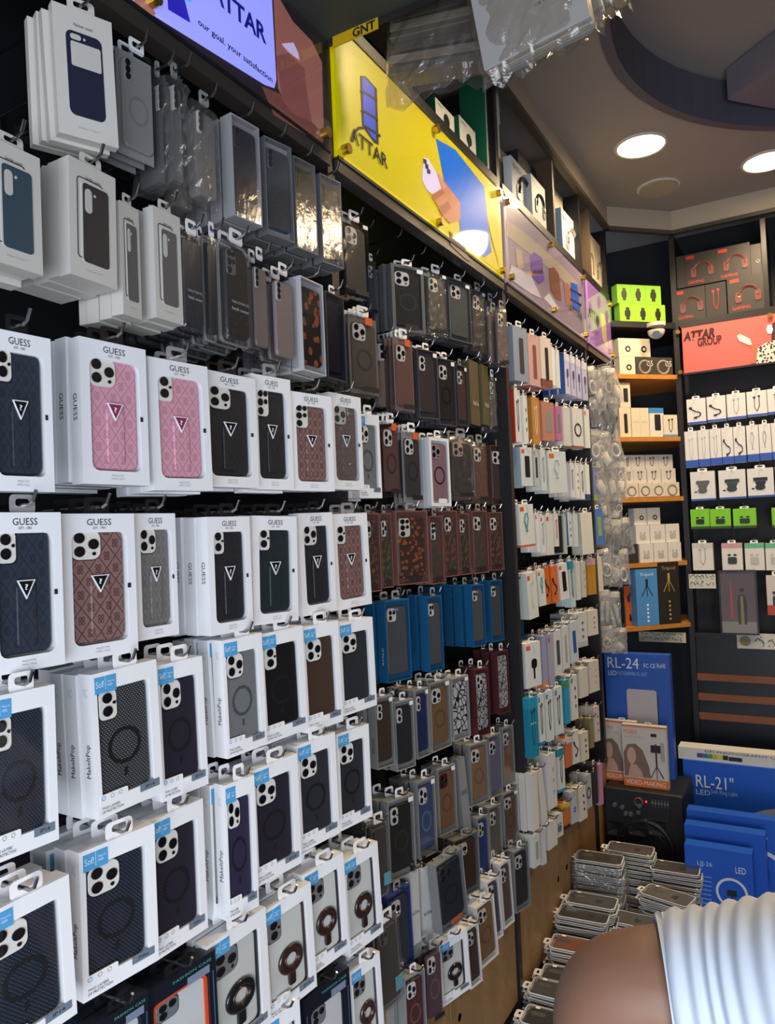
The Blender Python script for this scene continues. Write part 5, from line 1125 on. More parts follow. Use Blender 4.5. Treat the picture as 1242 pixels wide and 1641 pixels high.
# sign 2, yellow
s2_ = sign(YPOST[1]+.014, YPOST[2]-.014, '#cfc300', .28, 'yellow backlit sign with blue phone emblem and hand')
sheet('L', [(699,222),(730,240),(776,299),(781,345),(788,404),(776,412),(752,398),(738,372),(735,330),(712,290)], .0132, lit('#1468d8', .42), s2_, 'printed_sleeve')
sheet('L', [(720,370),(742,390),(755,420),(745,414),(722,392)], .0136, lit('#4a3a34', .1), s2_, 'printed_shadow')
sheet('L', [(679,252),(686,254),(712,298),(709,304),(692,311),(684,303),(677,288)], .0140, lit('#c9c4ec', .5), s2_, 'printed_phone')
sheet('L', [(700,277),(712,290),(737,324),(738,352),(722,358),(710,346),(706,330),(692,316),(708,303)], .0144, lit('#b9785a', .35), s2_, 'printed_hand')
for pts, cl in ((((692,313),(706,303),(713,309),(698,320)),'#a5674a'), (((697,322),(713,311),(718,320),(703,332)),'#c08462'), (((703,334),(718,322),(723,333),(709,345)),'#9c6045'), (((700,277),(705,280),(716,300),(711,304)),'#cf9370')):
    sheet('L', pts, .0146, lit(cl, .3), s2_, 'printed_finger')
for (x, y) in ((681,259),(684,267),(687,275)): sheet('L', [(x-2.5,y-5),(x+2.5,y-3),(x+3,y+4),(x-2,y+3)], .0146, lit('#3a3550', .1), s2_, 'printed_lens')
sheet('L', [(578,121),(586,122),(600,138),(604,142),(607,232),(600,228),(583,204),(581,200)], .0136, lit('#101010', 0), s2_, 'printed_emblem_outline')
sheet('L', [(581,125),(586,126),(600,142),(603,226),(598,222),(585,203),(583,200)], .0142, lit('#1a44d0', .42), s2_, 'printed_emblem')
for (x, y) in ((577,146),(578,177),(582,203)): sheet('L', [(x,y),(x+3,y-3),(x+28,y+13),(x+28,y+17)], .0146, lit('#101010', 0), s2_, 'printed_emblem_band')
sheet('L', [(563,226),(566,212),(574,203),(586,203),(586,206),(576,207),(570,214),(567,228)], .0146, lit('#101010', 0), s2_, 'printed_emblem_band')
sign_text('L', 'ATTAR', 562, 226, 622, 270, 22, .0146, lit('#151515', 0), s2_, bold=.02)
sheet('L', [(770,330),(802,385),(803,440),(776,418),(786,402),(780,345)], .0130, lit('#d8c80a', .28), s2_, 'printed_edge')
# sign 3, crowd
s3 = sign(YPOST[2]+.014, YPOST[3]-.014, '#8f7f93', .28, 'lavender-grey sign with group of people and blue emblem')
sheet('L', [(812,352),(840,372),(900,425),(925,452),(925,470),(880,430),(812,378)], .0130, lit('#a99a8c', .28), s3, 'printed_backdrop')
for pts, cl in ((((850,410),(856,404),(869,413),(872,450),(864,455),(853,442)),'#6b45a8'), (((840,436),(872,432),(870,440),(843,444)),'#c79a78'), (((880,430),(888,428),(896,440),(900,482),(890,478),(882,462)),'#7d4a36'), (((820,425),(850,440),(868,478),(850,470),(815,445)),'#c9c4d2'), (((896,495),(880,470),(872,478),(890,498)),'#d8d5dc'), (((826,398),(836,402),(840,430),(830,432)),'#b59a8a'), (((903,452),(912,455),(918,492),(908,490)),'#a56a55')):
    sheet('L', pts, .0138, lit(cl, .28), s3, 'printed_person')
sheet('L', [(915,452),(925,456),(930,500),(918,494)], .0142, lit('#2358c8', .3), s3, 'printed_emblem')
for y in (462,478): sheet('L', [(914,y),(932,y+10),(932,y+13),(914,y+3)], .0146, lit('#151515', 0), s3, 'printed_emblem_band')
sign_text('L', 'ATTAR', 913, 498, 934, 516, 12, .0146, lit('#151515', 0), s3)
# sign 4, purple
s4 = sign(YPOST[3]+.014, YPOST[4]-.014, '#9a6fb0', .3, 'small purple sign with black lettering')
sign_text('L', 'ATTAR', 943, 508, 962, 524, 17, .0146, lit('#17141c', 0), s4, bold=.02, shear=.15)
sheet('L', [(962,500),(970,506),(974,560),(966,545)], .0138, lit('#c9b48a', .3), s4, 'printed_figure')
sign_text('L', 'MAKE IT SMART', 943, 525, 960, 538, 5, .0146, lit('#5c3f80', .1), s4)
# coral sign on the back unit
xa = XD+.03; xb = 1.05; r = empty('coral_sign', ((xa+xb)/2, YB-.002, (ZCOR0+ZCOR1)/2)); c = Vector(r.location)
ob('sign_panel', B().box(xa-c.x, xb-c.x, -.008, .012, ZCOR0-c.z, ZCOR1-c.z), lit('#d9605a', .10), r)
ob('sign_frame', f_mesh(lambda b: [b.box(xa-c.x-.006, xb-c.x, -.01, .014, z-c.z-.005, z-c.z+.005) for z in (ZCOR0, ZCOR1)]), BLACK, r)
sign_text('B', 'ATTAR', 1095, 546, 1146, 541, 15, .013, lit('#2a1718', 0), r, bold=.04, shear=.2)
sign_text('B', 'GROUP', 1118, 555, 1157, 551, 14, .013, lit('#3a2422', 0), r, bold=.03)
LEO = patt('leopard', '#d0c8c0', '#2a2624', .5, .012)
sheet('B', [(1212,583),(1214,558),(1226,550),(1242,545),(1280,545),(1280,575)], .0125, LEO, r, 'printed_blouse')
sheet('B', [(1203,582),(1206,560),(1196,545),(1181,543),(1184,536),(1196,538),(1208,552),(1214,556),(1212,582)], .0128, lit('#a5604c', .2), r, 'printed_arm')
sheet('B', [(1181,538),(1186,535),(1202,543),(1205,552),(1200,553),(1184,546)], .0134, lit('#e3c4bd', .22), r, 'printed_phone')
sheet('B', [(1236,545),(1238,518),(1250,512),(1280,512),(1280,545)], .0128, lit('#3a2a28', .05), r, 'printed_hair')
sheet('B', [(1228,528),(1230,521),(1236,520),(1239,528),(1236,535),(1230,534)], .0136, lit('#e6d9d4', .22), r, 'printed_headphone')
for x, y in ((1087,533),(1091,597),(1234,506)):
    o = ob('standoff_bolt', CACHE[('bolt',)], mat('#c9a64a',.25,.9), r); p = on(x,y,'B',.008); o.location = p-c
tag(r, 'coral pink sign with dark lettering and headphone wearer', 'sign')
# yellow tape on the soffit edge
FACE['E'] = (Vector((0,1.30,0)), Vector((0,1,0)), Vector((1,0,0)), 0.0)
a = hit(534,72,Vector((0,1.283,0)),Vector((0,1,0))); c2 = hit(606,38,Vector((0,1.283,0)),Vector((0,1,0)))
tp = ob('warning_tape', B().box(a.x, c2.x, 1.2815, 1.2845, SOF-.022, SOF), mat('#c7a40c',.45)); tag(tp, 'yellow tape with black letters on the soffit edge', 'tape')
o = ob('printed_lettering', text_mesh('GNT', 0, .03), INK, tp); o.location = (a.x+(c2.x-a.x)*.45, 1.2808, SOF-.021); o.scale = ((c2.x-a.x)*.5, 1, .019)
# ================================================================== goods hanging from the ceiling beside the soffit
FACE['H'] = (Vector((0,1.42,0)), Vector((0,-1,0)), Vector((1,0,0)), 0.0)
def hangbag(x0, x1, y0, y1, d, lean, label, kind, nslab):
    a, c = on(x0,(y0+y1)/2,'H',d), on(x1,(y0+y1)/2,'H',d); w = (c-a).length; h = hpx('H',d,(x0+x1)/2,y0,y1); C = (a+c)/2
    e = empty('hanging_bag', (C.x, C.y, C.z-h/2)); T = .07
    def shell(b):
        rnd = random.Random(int(x0)); nx, nz = 12, 10; vs = []; fs = []
        for s in (-1, 1):
            for j in range(nz+1):
                for i in range(nx+1):
                    ee = math.sin(math.pi*i/nx)**.35; lo = 0 if j else 1
                    z = h*j/nz + (rnd.uniform(-.022,.012) if j == 0 else rnd.uniform(-.004,.004))
                    vs.append((-w/2+w*i/nx+rnd.uniform(-.004,.004), s*T*.5*ee*(1 if j else .25)+rnd.uniform(-.006,.006), z))
        q = (nx+1)*(nz+1)
        for s in (0,1):
            for j in range(nz):
                for i in range(nx): k = s*q+j*(nx+1)+i; fs.append((k,k+1,k+nx+2,k+nx+1))
        b.add(vs, fs)
    ob('bag_film', f_mesh(shell), film('#efeae2', .07, .14, .35, .05), e)
    rnd = random.Random(5)
    if kind == 'flat':
        for k in range(nslab):
            z = h*.16+(h*.8)*k/nslab
            o = ob('wrapped_pack', cmesh(('slab',round(w,3)), lambda b: b.slab(0,0,w*.86,.018,.004,-T*.38,T*.38,.002,2)), mat(['#6b645c','#837b70','#57514b'][k%3],.35), e); o.location = (0,0,z); o.rotation_euler = (rnd.uniform(-.3,.1), rnd.uniform(.03,.12), 0)
    else:
        for k in range(nslab):
            o = ob('wrapped_pack', cmesh(('card',round(w,3)), lambda b: b.slab(0,h*.5,w*.88,h*.86,.003,-.006,.006,.001,2)), mat(['#a8a5a2','#bab7b2','#8f8c8a'][k%3],.4), e); o.location = (0,-.02+.016*k,.0); o.rotation_euler = (rnd.uniform(-.05,.05), rnd.uniform(-.04,.04), 0)
            if k == 0:
                for q in range(9): ob('barcode_bar', cmesh(('bar',q%3), lambda b: b.box(0,.0012*(1+q%3),-.0068,-.006,0,.014)), INK, o).location = (w*.05+.0042*q, 0, h*.52)
                text('CE FC', INK, o, w*.05, h*.38, .03, .006, y=-.0068)
    e.rotation_euler = (0, math.radians(lean), 0)
    ob('hanging_wire', f_mesh(lambda b: b.tube([(0,0,h*.9),(0,0,ZC-(C.z-h/2)-.001)], .0015, 5)), STEEL, e)
    return tag(e, label, 'bag', 'clear bags hanging from the ceiling')
hangbag(618, 785, -60, 148, .0, 5, 'large crinkled clear bag of dark flat packs above yellow sign', 'flat', 9)
hangbag(775, 958, -90, 98, .10, -9, 'clear bag of pale flat cards with barcode below ceiling', 'card', 3)
hangbag(846, 975, -95, 66, -.10, -12, 'pale wrapped card pack behind the barcode cards', 'card', 2)
hangbag(940, 1010, -120, 24, -.22, -20, 'corner of a clear bag rightmost of the hanging ones', 'card', 1)
# ================================================================== floor: loudspeaker and cartons against the counter
SPK = mat('#14161b', .5)
def fx(x, y, f='S', d=0.0): return on(x, y, f, d)
x0, x1 = max(-.045, fx(966,1330).x), fx(1098,1330).x; ztop = fx(1030,1268).z; y0 = 3.40; dp = .27
e = empty('loudspeaker', ((x0+x1)/2, y0+dp/2, 0)); w = x1-x0
ob('cabinet', f_mesh(lambda b: b.prism(rr(0,ztop/2,w,ztop,.012,3), -dp/2, dp/2, rr(0,ztop/2,w-.012,ztop-.012,.008,3), .006)), SPK, e)
def at(px, py): p = fx(px, py); return p.x-(x0+x1)/2, p.z
ax, az = at(972,1318); bx_, bz = at(1072,1278)
pn = ob('control_panel', B().box(ax, bx_, -dp/2-.006, -dp/2+.002, az, bz), mat('#1e2129',.4), e)
for i, (px, py) in enumerate(((986,1288),(998,1292),(1004,1302),(1012,1303),(1026,1290),(1024,1300))):
    q = at(px, py); ob('knob', cmesh(('knob',), lambda b: b.cyl(0,0,.009,-.012,0,12)), mat('#5a5e68',.3), pn).location = (q[0], -dp/2-.006, q[1])
q = at(1024,1284); ob('dial', cmesh(('dial',), lambda b: b.torus(0,0,.017,.004,-.004,20,6)), mat('#7a4a50',.3), pn).location = (q[0], -dp/2-.006, q[1])
for i in range(6):
    q = at(1046+5*i, 1286+.6*i); ob('fader', cmesh(('fader',), lambda b: (b.box(-.0015,.0015,-.001,0,-.016,.016), b.box(-.004,.004,-.006,0,-.003,.004))), mat('#6a6d76',.4), pn).location = (q[0], -dp/2-.006, q[1])
q = at(1036,1284); ob('power_light', cmesh(('led',), lambda b: b.cyl(0,0,.004,-.002,0,10)), emis('#ff2a1a', 3), pn).location = (q[0], -dp/2-.006, q[1])
for px in (988, 1022, 1054):
    q = at(px, 1325)
    def horn(b):
        po = rr(0,0,.075,.062,.008,2); pi = rr(0,-.004,.022,.016,.003,2)
        n = len(po); b.add([(x,-.010,z) for x,z in po]+[(x,.0,z) for x,z in pi], [(i,(i+1)%n,n+(i+1)%n,n+i) for i in range(n)]+[tuple(range(n,2*n))]); b.ringp(rr(0,0,.082,.069,.01,2), po, -.012, 0)
    ob('horn', cmesh(('horn',), horn), mat('#23262d',.4), e).location = (q[0], -dp/2-.003, q[1])
q = at(1036, 1388); 
ob('woofer_ring', cmesh(('woofer',), lambda b: (b.torus(0,0,.115,.012,0,36,8), b.torus(0,0,.085,.006,0,30,6))), mat('#1d2026',.4), e).location = (q[0], -dp/2-.004, max(q[1],.135))
ob('woofer_cone', cmesh(('cone',), lambda b: (b.cyl(0,0,.105,-.001,.002,30), b.cyl(0,0,.035,-.012,0,20))), mat('#101216',.6), e).location = (q[0], -dp/2-.002, max(q[1],.135))
tag(e, 'black floor loudspeaker with knobs and red light', 'loudspeaker')
RB = '#2456b8'
# big lamp box standing on the loudspeaker, leaning back
FACE['R'] = (Vector((0,3.60,0)), Vector((0,-1,0)), Vector((1,0,0)), 0.0)
def bigbox(face, px0, px1, pyt, zbot, label, col, T=.05, words=(), tilt=0.0, wcol='#e8eef6'):
    P, N, A, rz = FACE[face]; a, c = on(px0,(pyt+60),face), on(px1,(pyt+60),face); w = c.x-a.x; zt = on((px0+px1)/2, pyt, face).z; h = zt-zbot
    r = ob('lamp_carton', B().box(-w/2,w/2,0,T,0,h), mat(col,.45,noise=.06,nscale=8)); r.location = ((a.x+c.x)/2, P.y, zbot+.001); r.rotation_euler = (math.radians(tilt),0,0)
    tag(r, label, 'box'); r['_w'] = w; r['_h'] = h
    def loc(px, py): p = on(px, py, face); return p.x-r.location.x, p.z-zbot
    for (s, x0_, y0_, x1_, y1_, m) in words:
        xm = (x0_+x1_)/2; u = loc(x0_, y1_); v = loc(x1_, y0_); z0_ = loc(xm, y1_)[1]; z1_ = loc(xm, y0_)[1]; text(s, mat(m,.5), r, u[0], z0_, v[0]-u[0], max(z1_-z0_,.004), y=-.0008)
    return r, loc
r, loc = bigbox('R', 971, 1075, 1049, ztop, 'tall blue light panel box standing on the loudspeaker', RB, .06, [('RL-24',974,1054,1023,1071,'#cfe0f4'), ('LED',975,1075,988,1082,'#cfe0f4'), ('PHOTOGRAPHING FILL LIGHT',990,1077,1037,1083,'#8fb3e6'), ('FC CE',1032,1064,1050,1071,'#cfe0f4'), ('RoHS',1053,1064,1066,1071,'#cfe0f4')])
p0, p1 = loc(1004,1104), loc(1059,1240)
ob('printed_panel', f_mesh(lambda b: b.prism(rr((p0[0]+p1[0])/2,(p0[1]+p1[1])/2,p1[0]-p0[0],p0[1]-p1[1],.012,3), -.0008, 0)), mat('#b4b3bd',.4), r)
ob('printed_cable', f_mesh(lambda b: b.box(p1[0],p1[0]+.006,-.0009,0,p1[1],p0[1]-.02)), mat('#1c2f66',.5), r)
# two selfie kit boxes in front of it
FACE['V'] = (Vector((0,3.46,0)), Vector((0,-1,0)), Vector((1,0,0)), 0.0)
def kit(px0, px1, pyt, dy, label):
    FACE['W'] = (Vector((0,dy,0)), Vector((0,-1,0)), Vector((1,0,0)), 0.0)
    r, loc = bigbox('W', px0, px1, pyt, ztop, label, '#cfcbc8', .035); w, h = r['_w'], r['_h']
    b2 = ob('orange_band', B().box(-w/2-.0005,w/2+.0005,-.001,.001,0,h*.14), mat('#d8743a',.5), r)
    text('VIDEO-MAKING', mat('#f0e8e0',.5), r, -w*.45, h*.035, w*.88, h*.075, y=-.0018)
    ob('orange_edge', B().box(-w/2-.0005,w/2+.0005,-.001,.001,h*.975,h), mat('#d8743a',.5), r)
    text('MOBILE', mat('#d8743a',.5), r, -w*.45, h*.86, w*.3, h*.06); text('SELFIE STICK TRIPOD', LGREY, r, -w*.45, h*.79, w*.45, h*.03)
    hair = ob('printed_hair', f_mesh(lambda b: b.prism([(-w*.48,h*.16),(-w*.48,h*.55),(-w*.38,h*.68),(-w*.2,h*.7),(-w*.04,h*.6),(w*.08,h*.35),(w*.12,h*.16)], -.0010, 0)), mat('#7d6a62',.5), r)
    ob('printed_face', f_mesh(lambda b: b.prism([(-w*.30+.085*w*1.2*math.cos(q*.5236), h*.5+.14*h*math.sin(q*.5236)) for q in range(12)], -.0016, -.001)), mat('#c9a896',.5), r)
    ob('printed_shoulder', f_mesh(lambda b: b.prism([(-w*.40,h*.16),(-w*.33,h*.36),(-w*.2,h*.36),(-w*.08,h*.25),(-w*.06,h*.16)], -.0015, -.001)), mat('#c2a293',.5), r)
    st = mat('#26262a',.4)
    def stick(b):
        b.box(w*.24,w*.275,-.0016,0,h*.34,h*.72); b.box(w*.14,w*.36,-.002,0,h*.58,h*.7); b.tube([(w*.255,-.0008,h*.36),(w*.12,-.0008,h*.17)], .0022, 4); b.tube([(w*.255,-.0008,h*.36),(w*.40,-.0008,h*.18)], .0022, 4); b.tube([(w*.255,-.0008,h*.36),(w*.255,-.0008,h*.15)], .0022, 4); b.slab(w*.22,h*.86,w*.13,h*.05,.003,-.002,0,0,2)
    ob('printed_tripod', f_mesh(stick), st, r); ob('printed_remote', f_mesh(lambda b: b.slab(w*.4,h*.6,w*.09,h*.3,.004,-.0012,0,0,2)), mat('#a9a7a6',.5), r)
    ob('hang_tab', f_mesh(lambda b: tab_mesh(b,.03,.016)), TABW, r).location = (w*.1,0,h)
kit(966, 1022, 1156, 3.50, 'selfie tripod box with woman picture, half hidden on left')
kit(999, 1070, 1164, 3.45, 'selfie tripod box with woman picture, front one')
# ring lamp cartons on the floor
for (y, px0, px1, pyt, words, lab, ring) in (
  (3.72, 1098, 1330, 1230, [('RL-21"',1116,1244,1175,1264,'#dfe9f6'),('LED',1116,1266,1138,1274,'#cfe0f4'),('Soft Ring Light',1140,1268,1182,1276,'#9fc0ee')], 'large blue ring lamp box at the back of the row', (1290,1350,118,.13)),
  (3.34, 1104, 1300, 1311, [('LJJ-36',1118,1323,1145,1333,'#bcd3f2'),('LED',1206,1336,1229,1349,'#dfe9f6')], 'blue ring lamp box second from back', (1220,1400,42,.12)),
  (3.22, 1100, 1229, 1331, [('LJJ-30',1119,1360,1145,1370,'#bcd3f2'),('LED',1189,1371,1208,1383,'#dfe9f6')], 'blue ring lamp box third from back', (1175,1425,36,.10)),
  (3.11, 1100, 1208, 1362, [('LJJ-26',1118,1381,1141,1390,'#bcd3f2'),('LED',1179,1391,1195,1401,'#dfe9f6')], 'front small blue ring lamp box', (1173,1432,26,.10))):
    FACE['W'] = (Vector((0,y,0)), Vector((0,-1,0)), Vector((1,0,0)), 0.0)
    r, loc = bigbox('W', px0, px1, pyt, 0.0, lab, '#1a5cd0', .06, words)
    c = loc(ring[0], ring[1]); R = abs(loc(ring[0]+ring[2], ring[1])[0]-c[0])
    cz = max(c[1], R+.01); n = 40
    if cz+R < r['_h']-.01 and abs(c[0])+R < r['_w']/2:
        ob('printed_ring', f_mesh(lambda b: b.ringp([(c[0]+R*math.cos(6.2832*i/n), cz+R*math.sin(6.2832*i/n)) for i in range(n)], [(c[0]+R*.84*math.cos(6.2832*i/n), cz+R*.84*math.sin(6.2832*i/n)) for i in range(n)], -.001, 0)), mat('#dfe6f2',.4), r)
        ob('printed_clamp', f_mesh(lambda b: (b.box(c[0]-R*.3,c[0]+R*.3,-.0012,0,cz-R*.2,cz+R*.2), b.box(c[0]-.002,c[0]+.002,-.0012,0,cz-R*.95,cz-R*.2))), mat('#20242c',.4), r)
    elif pyt == 1230:
        cc = loc(1265,1395); R = abs(loc(1265+112,1395)[0]-cc[0])
        pts = [(cc[0]+R*math.cos(math.radians(q)), max(.004,cc[1])+R*math.sin(math.radians(q))) for q in range(0,181,9)]; pin = [(cc[0]+R*.78*math.cos(math.radians(q)), max(.004,cc[1])+R*.78*math.sin(math.radians(q))) for q in range(180,-1,-9)]
        ob('printed_ring', f_mesh(lambda b: b.prism(pts+pin, -.001, 0)), mat('#aab4cf',.4), r)
    if pyt == 1362:
        for k in range(7): u = loc(1118, 1404+7*k); ob('printed_line', f_mesh(lambda b: b.box(u[0],u[0]+.05,-.0008,0,u[1],u[1]+.004)), mat('#7fa5e0',.5), r)
    if pyt == 1230: ZR = r['_h']; XR = (r.location.x-r['_w']/2, r.location.x+r['_w']/2)
# flat white colour-card box lying on the largest carton
fb = empty('colour_strip_box', ((XR[0]+XR[1])/2-.02, 3.76, ZR+.0015)); wf = XR[1]-XR[0]
ob('box_body', B().box(-wf/2,wf/2,-.03,.06,0,.055), mat('#d9dbd8',.45), fb)
for i, cl in enumerate(('#6a3f8a','#3f6fb0','#3f9a5c','#c9b83a','#d8d05a','#23252a')): ob('colour_patch', B().box(-wf*.36+.022*i,-wf*.36+.022*(i+1),-.0306,-.029,.014,.034), mat(cl,.5), fb)
ob('black_bar', B().box(-wf*.36+.134,-wf*.36+.19,-.0306,-.029,.012,.03), INK, fb)
text('EIFI PHOTOGRAPHY LIGHT', INK, fb, -wf*.3, .04, wf*.6, .010, y=-.0308)
tag(fb, 'white box with colour bars lying on the largest blue carton', 'box')
# ================================================================== stacks of case packs on the floor
def case_pack(m, wrapped):
    L, Wd, T = .175, .092, .0155
    # built lying flat: x along the length, z up, top at z = T
    def flat(pts, z0, z1, b, inset=None, bev=0):
        k = len(b.v); b.prism(pts, -z1, -z0, inset, bev); b.v[k:] = [(x, z, -y) for x, y, z in b.v[k:]]
    r = ob('case_pack', cmesh(('pack',), lambda b: flat(rr(0,0,L,Wd,.014,4), 0, T, b, rr(0,0,L-.008,Wd-.008,.011,4), .004)), film('#f6f6f7', .06, .1, .02, .02))
    part('pack_rim', (1,), lambda b: k_ring(b, L, Wd), mat('#d9dcde',.3), r)
    part('case', (1,), lambda b: flat(rr(.004,0,L*.9,Wd*.82,.012,4), .002, T-.004, b), m, r)
    part('camera_opening', (1,), lambda b: flat(rr(-L*.26,Wd*.1,L*.26,Wd*.22,Wd*.1,4), T-.0038, T-.0030, b), mat('#8b8d90',.25,.7), r)
    part('print_block', (1,), lambda b: flat(rr(.028,-.004,.022,.026,.001,1), T-.0038, T-.0032, b), INK, r)
    part('price_sticker', (1,), lambda b: flat(rr(-L*.30,Wd*.36,.014,.010,.001,1), T+.0002, T+.0006, b), mat('#f0f0f0',.5), r)
    def tb(b):
        k = len(b.v); b.ringp(rr(-L/2-.012,0,.030,.036,.006,3), rr(-L/2-.014,0,.008,.018,.003,3), -.006, -.005); b.v[k:] = [(x, z, -y) for x, y, z in b.v[k:]]
    part('hang_tab', (9,), tb, TABW, r)
    return r
def k_ring(b, L, Wd):
    for z in (.003, .0095):
        k = len(b.v); b.ringp(rr(0,0,L+.004,Wd+.004,.015,4), rr(0,0,L-.004,Wd-.004,.012,4), -z-.0025, -z); b.v[k:] = [(x, zz, -y) for x, y, zz in b.v[k:]]
stacks = [((960,1372),.27,4,'#3b3836','tallest stack wrapped in clear film',True),((1010,1358),.255,2,'#55524e','stack behind the film-wrapped one',False),((1082,1388),.225,3,'#4b4743','right stack before the blue cartons',False),((1070,1432),.195,-14,'#6b6560','slanting stack left of the ring boxes',False),
 ((948,1440),.195,3,'#4d4a48','middle stack with grey case on top',False),((935,1462),.165,4,'#3a3836','middle stack with black case on top',False),((1010,1470),.13,0,'#5b5854','low stack wrapped under the slanting one',False),
 ((925,1512),.145,4,'#8a5640','stack with a brown case on top',False),((912,1562),.115,6,'#33363a','stack with black case nearest the elbow',False),((895,1585),.10,2,'#4a4d50','stack with smoky case by cabinet foot',False),((885,1632),.085,3,'#2b2f3a','nearest stack with navy case on top',False)]
for si, ((px, py), zt, ang, colr, lab, wr) in enumerate(stacks):
    T = .0165; n = max(2, int(zt/T)); p = onz(px, py, n*T); rnd = random.Random(si+3)
    proto = case_pack(mat(colr,.35), wr)
    for k in range(n):
        q = proto if k == n-1 else proto.copy()
        if k < n-1:
            COL.objects.link(q)
            for ch in proto.children:
                if ch.name.split('.')[0] in ('pack_rim','hang_tab','case'): g2 = ch.copy(); COL.objects.link(g2); g2.parent = q
        j = 0 if k == n-1 else 1
        q.location = (p.x+j*rnd.uniform(-.008,.008), p.y+j*rnd.uniform(-.006,.006), k*T+.0005); q.rotation_euler = (0,0,math.radians(ang+j*rnd.uniform(-3,3)))
        tag(q, ('clear case pack on top of the '+lab) if k == n-1 else 'clear pack, %s from floor in the %s' % (ORD[k], lab), 'phone case', 'case packs stacked on the floor')
    if wr:
        def wrap(b):
            rnd2 = random.Random(9); L, Wd, Hh = .20, .112, n*T-.03; N_ = 28; vs = []; fs = []
            base = rr(0,0,L,Wd,.02,6); N_ = len(base)
            for j in range(9):
                for x, y in base: vs.append((x*(1+rnd2.uniform(-.02,.03)), y*(1+rnd2.uniform(-.03,.05)), .01+Hh*j/8+rnd2.uniform(-.006,.006)))
            for j in range(8):
                for i in range(N_): fs.append((j*N_+i, j*N_+(i+1)%N_, (j+1)*N_+(i+1)%N_, (j+1)*N_+i))
            b.add(vs, fs)
        wo = ob('plastic_wrap', f_mesh(wrap), film('#eeeeee', .16, .12, .6, .08)); wo.location = (p.x, p.y, 0); wo.rotation_euler = (0,0,math.radians(ang))
        tag(wo, 'crinkled clear film sleeve around the tallest pack stack', 'plastic wrap')
# ================================================================== the kneeling person whose elbow enters at the lower right
def pt(px, py, dep): return CAM + ray(px, py)*(dep/FPX)
arm = [(pt(1480,1612,.70),.088),(pt(1380,1604,.72),.086),(pt(1270,1598,.75),.080),(pt(1170,1594,.78),.072),(pt(1090,1590,.80),.066),(pt(1030,1588,.81),.062),(pt(985,1600,.82),.059),(pt(965,1640,.83),.055),(pt(968,1700,.84),.051),(pt(985,1790,.86),.046),(pt(1005,1890,.89),.040),(pt(1022,1980,.92),.031),(pt(1030,2020,.935),.028)]
def catmull(P, k):
    out = []
    for i in range(len(P)-1):
        p0, p1, p2, p3 = P[max(i-1,0)], P[i], P[i+1], P[min(i+2,len(P)-1)]
        for j in range(k):
            t = j/k; a = [0,0]
            v = .5*((2*p1[0])+(p2[0]-p0[0])*t+(2*p0[0]-5*p1[0]+4*p2[0]-p3[0])*t*t+(3*p1[0]-p0[0]-3*p2[0]+p3[0])*t**3); r = p1[1]+(p2[1]-p1[1])*t
            out.append((v, r))
    out.append(P[-1]); return out
def blob(b, path, n=18, k=5):
    q = catmull(path, k); b.tube([p for p, r in q], [r for p, r in q], n)
    for p, r in (q[0], q[-1]): ball(b, p, r)
def ball(b, c, r, s=(1,1,1), n=14, m=9):
    vs = []; fs = []
    for j in range(m+1):
        a = -math.pi/2+math.pi*j/m
        for i in range(n): t = 2*math.pi*i/n; vs.append((c[0]+s[0]*r*math.cos(a)*math.cos(t), c[1]+s[1]*r*math.cos(a)*math.sin(t), c[2]+s[2]*r*math.sin(a)))
    for j in range(m):
        for i in range(n): fs.append((j*n+i, j*n+(i+1)%n, (j+1)*n+(i+1)%n, (j+1)*n+i))
    b.add(vs, fs)
S = arm[0][0]; base = Vector((S.x+.20, S.y+.02, 0)); zs = S.z
V = Vector
body = B(); blob(body, arm)
# left hand below the picture
wp, wr_ = arm[-1][0], arm[-1][1]; fd_ = (arm[-1][0]-arm[-2][0]).normalized(); sd = V((1,0,0)); pal = wp+fd_*.06
blob(body, [(wp,.028),(wp+fd_*.03,.033),(pal,.036),(wp+fd_*.085,.030)], 14, 3)
for i, (off, ln) in enumerate(((-.027,.066),(-.009,.075),(.009,.070),(.026,.056))):
    f0 = wp+fd_*.085+sd*off; blob(body, [(f0,.0095),(f0+fd_*ln*.5+V((0,.006,0)),.0088),(f0+fd_*ln+V((0,.024,0)),.0075)], 10, 3)
blob(body, [(wp+fd_*.03-sd*.024,.012),(wp+fd_*.06-sd*.046,.0105),(wp+fd_*.085-sd*.05+V((0,.012,0)),.009)], 10, 3)
nk = V((base.x, base.y+.02, zs+.06)); hd = V((base.x, base.y+.06, zs+.24))
blob(body, [(V((base.x,base.y,.50)),.13),(V((base.x,base.y,.75)),.12),(V((base.x,base.y+.01,zs-.08)),.14),(V((base.x,base.y+.015,zs)),.09)], 18, 4)
blob(body, [(S,.07),(V((base.x,base.y+.015,zs-.0)),.085),(V((2*base.x-S.x,S.y+.02,zs)),.07)], 16, 4)
blob(body, [(nk,.055),(nk+V((0,.015,.07)),.052)], 14, 3); ball(body, hd, .1, (.78,.95,1.15), 20, 14)
ball(body, hd+V((0,.098,-.012)), .016, (1,1.2,1.2)); 
for s in (-1,1): ball(body, hd+V((s*.08,0,-.01)), .022, (.35,.8,1.3))
Sr = V((2*base.x-S.x,S.y+.02,zs)); blob(body, [(Sr,.07),(Sr+V((.05,.05,-.15)),.055),(Sr+V((.05,.10,-.28)),.05),(Sr+V((.0,.22,-.42)),.04),(Sr+V((-.04,.30,-.50)),.028)], 14, 4)
hr = Sr+V((-.04,.30,-.50)); fr = V((-.3,.6,-.74)).normalized(); blob(body, [(hr,.028),(hr+fr*.04,.034),(hr+fr*.085,.028)], 12, 3)
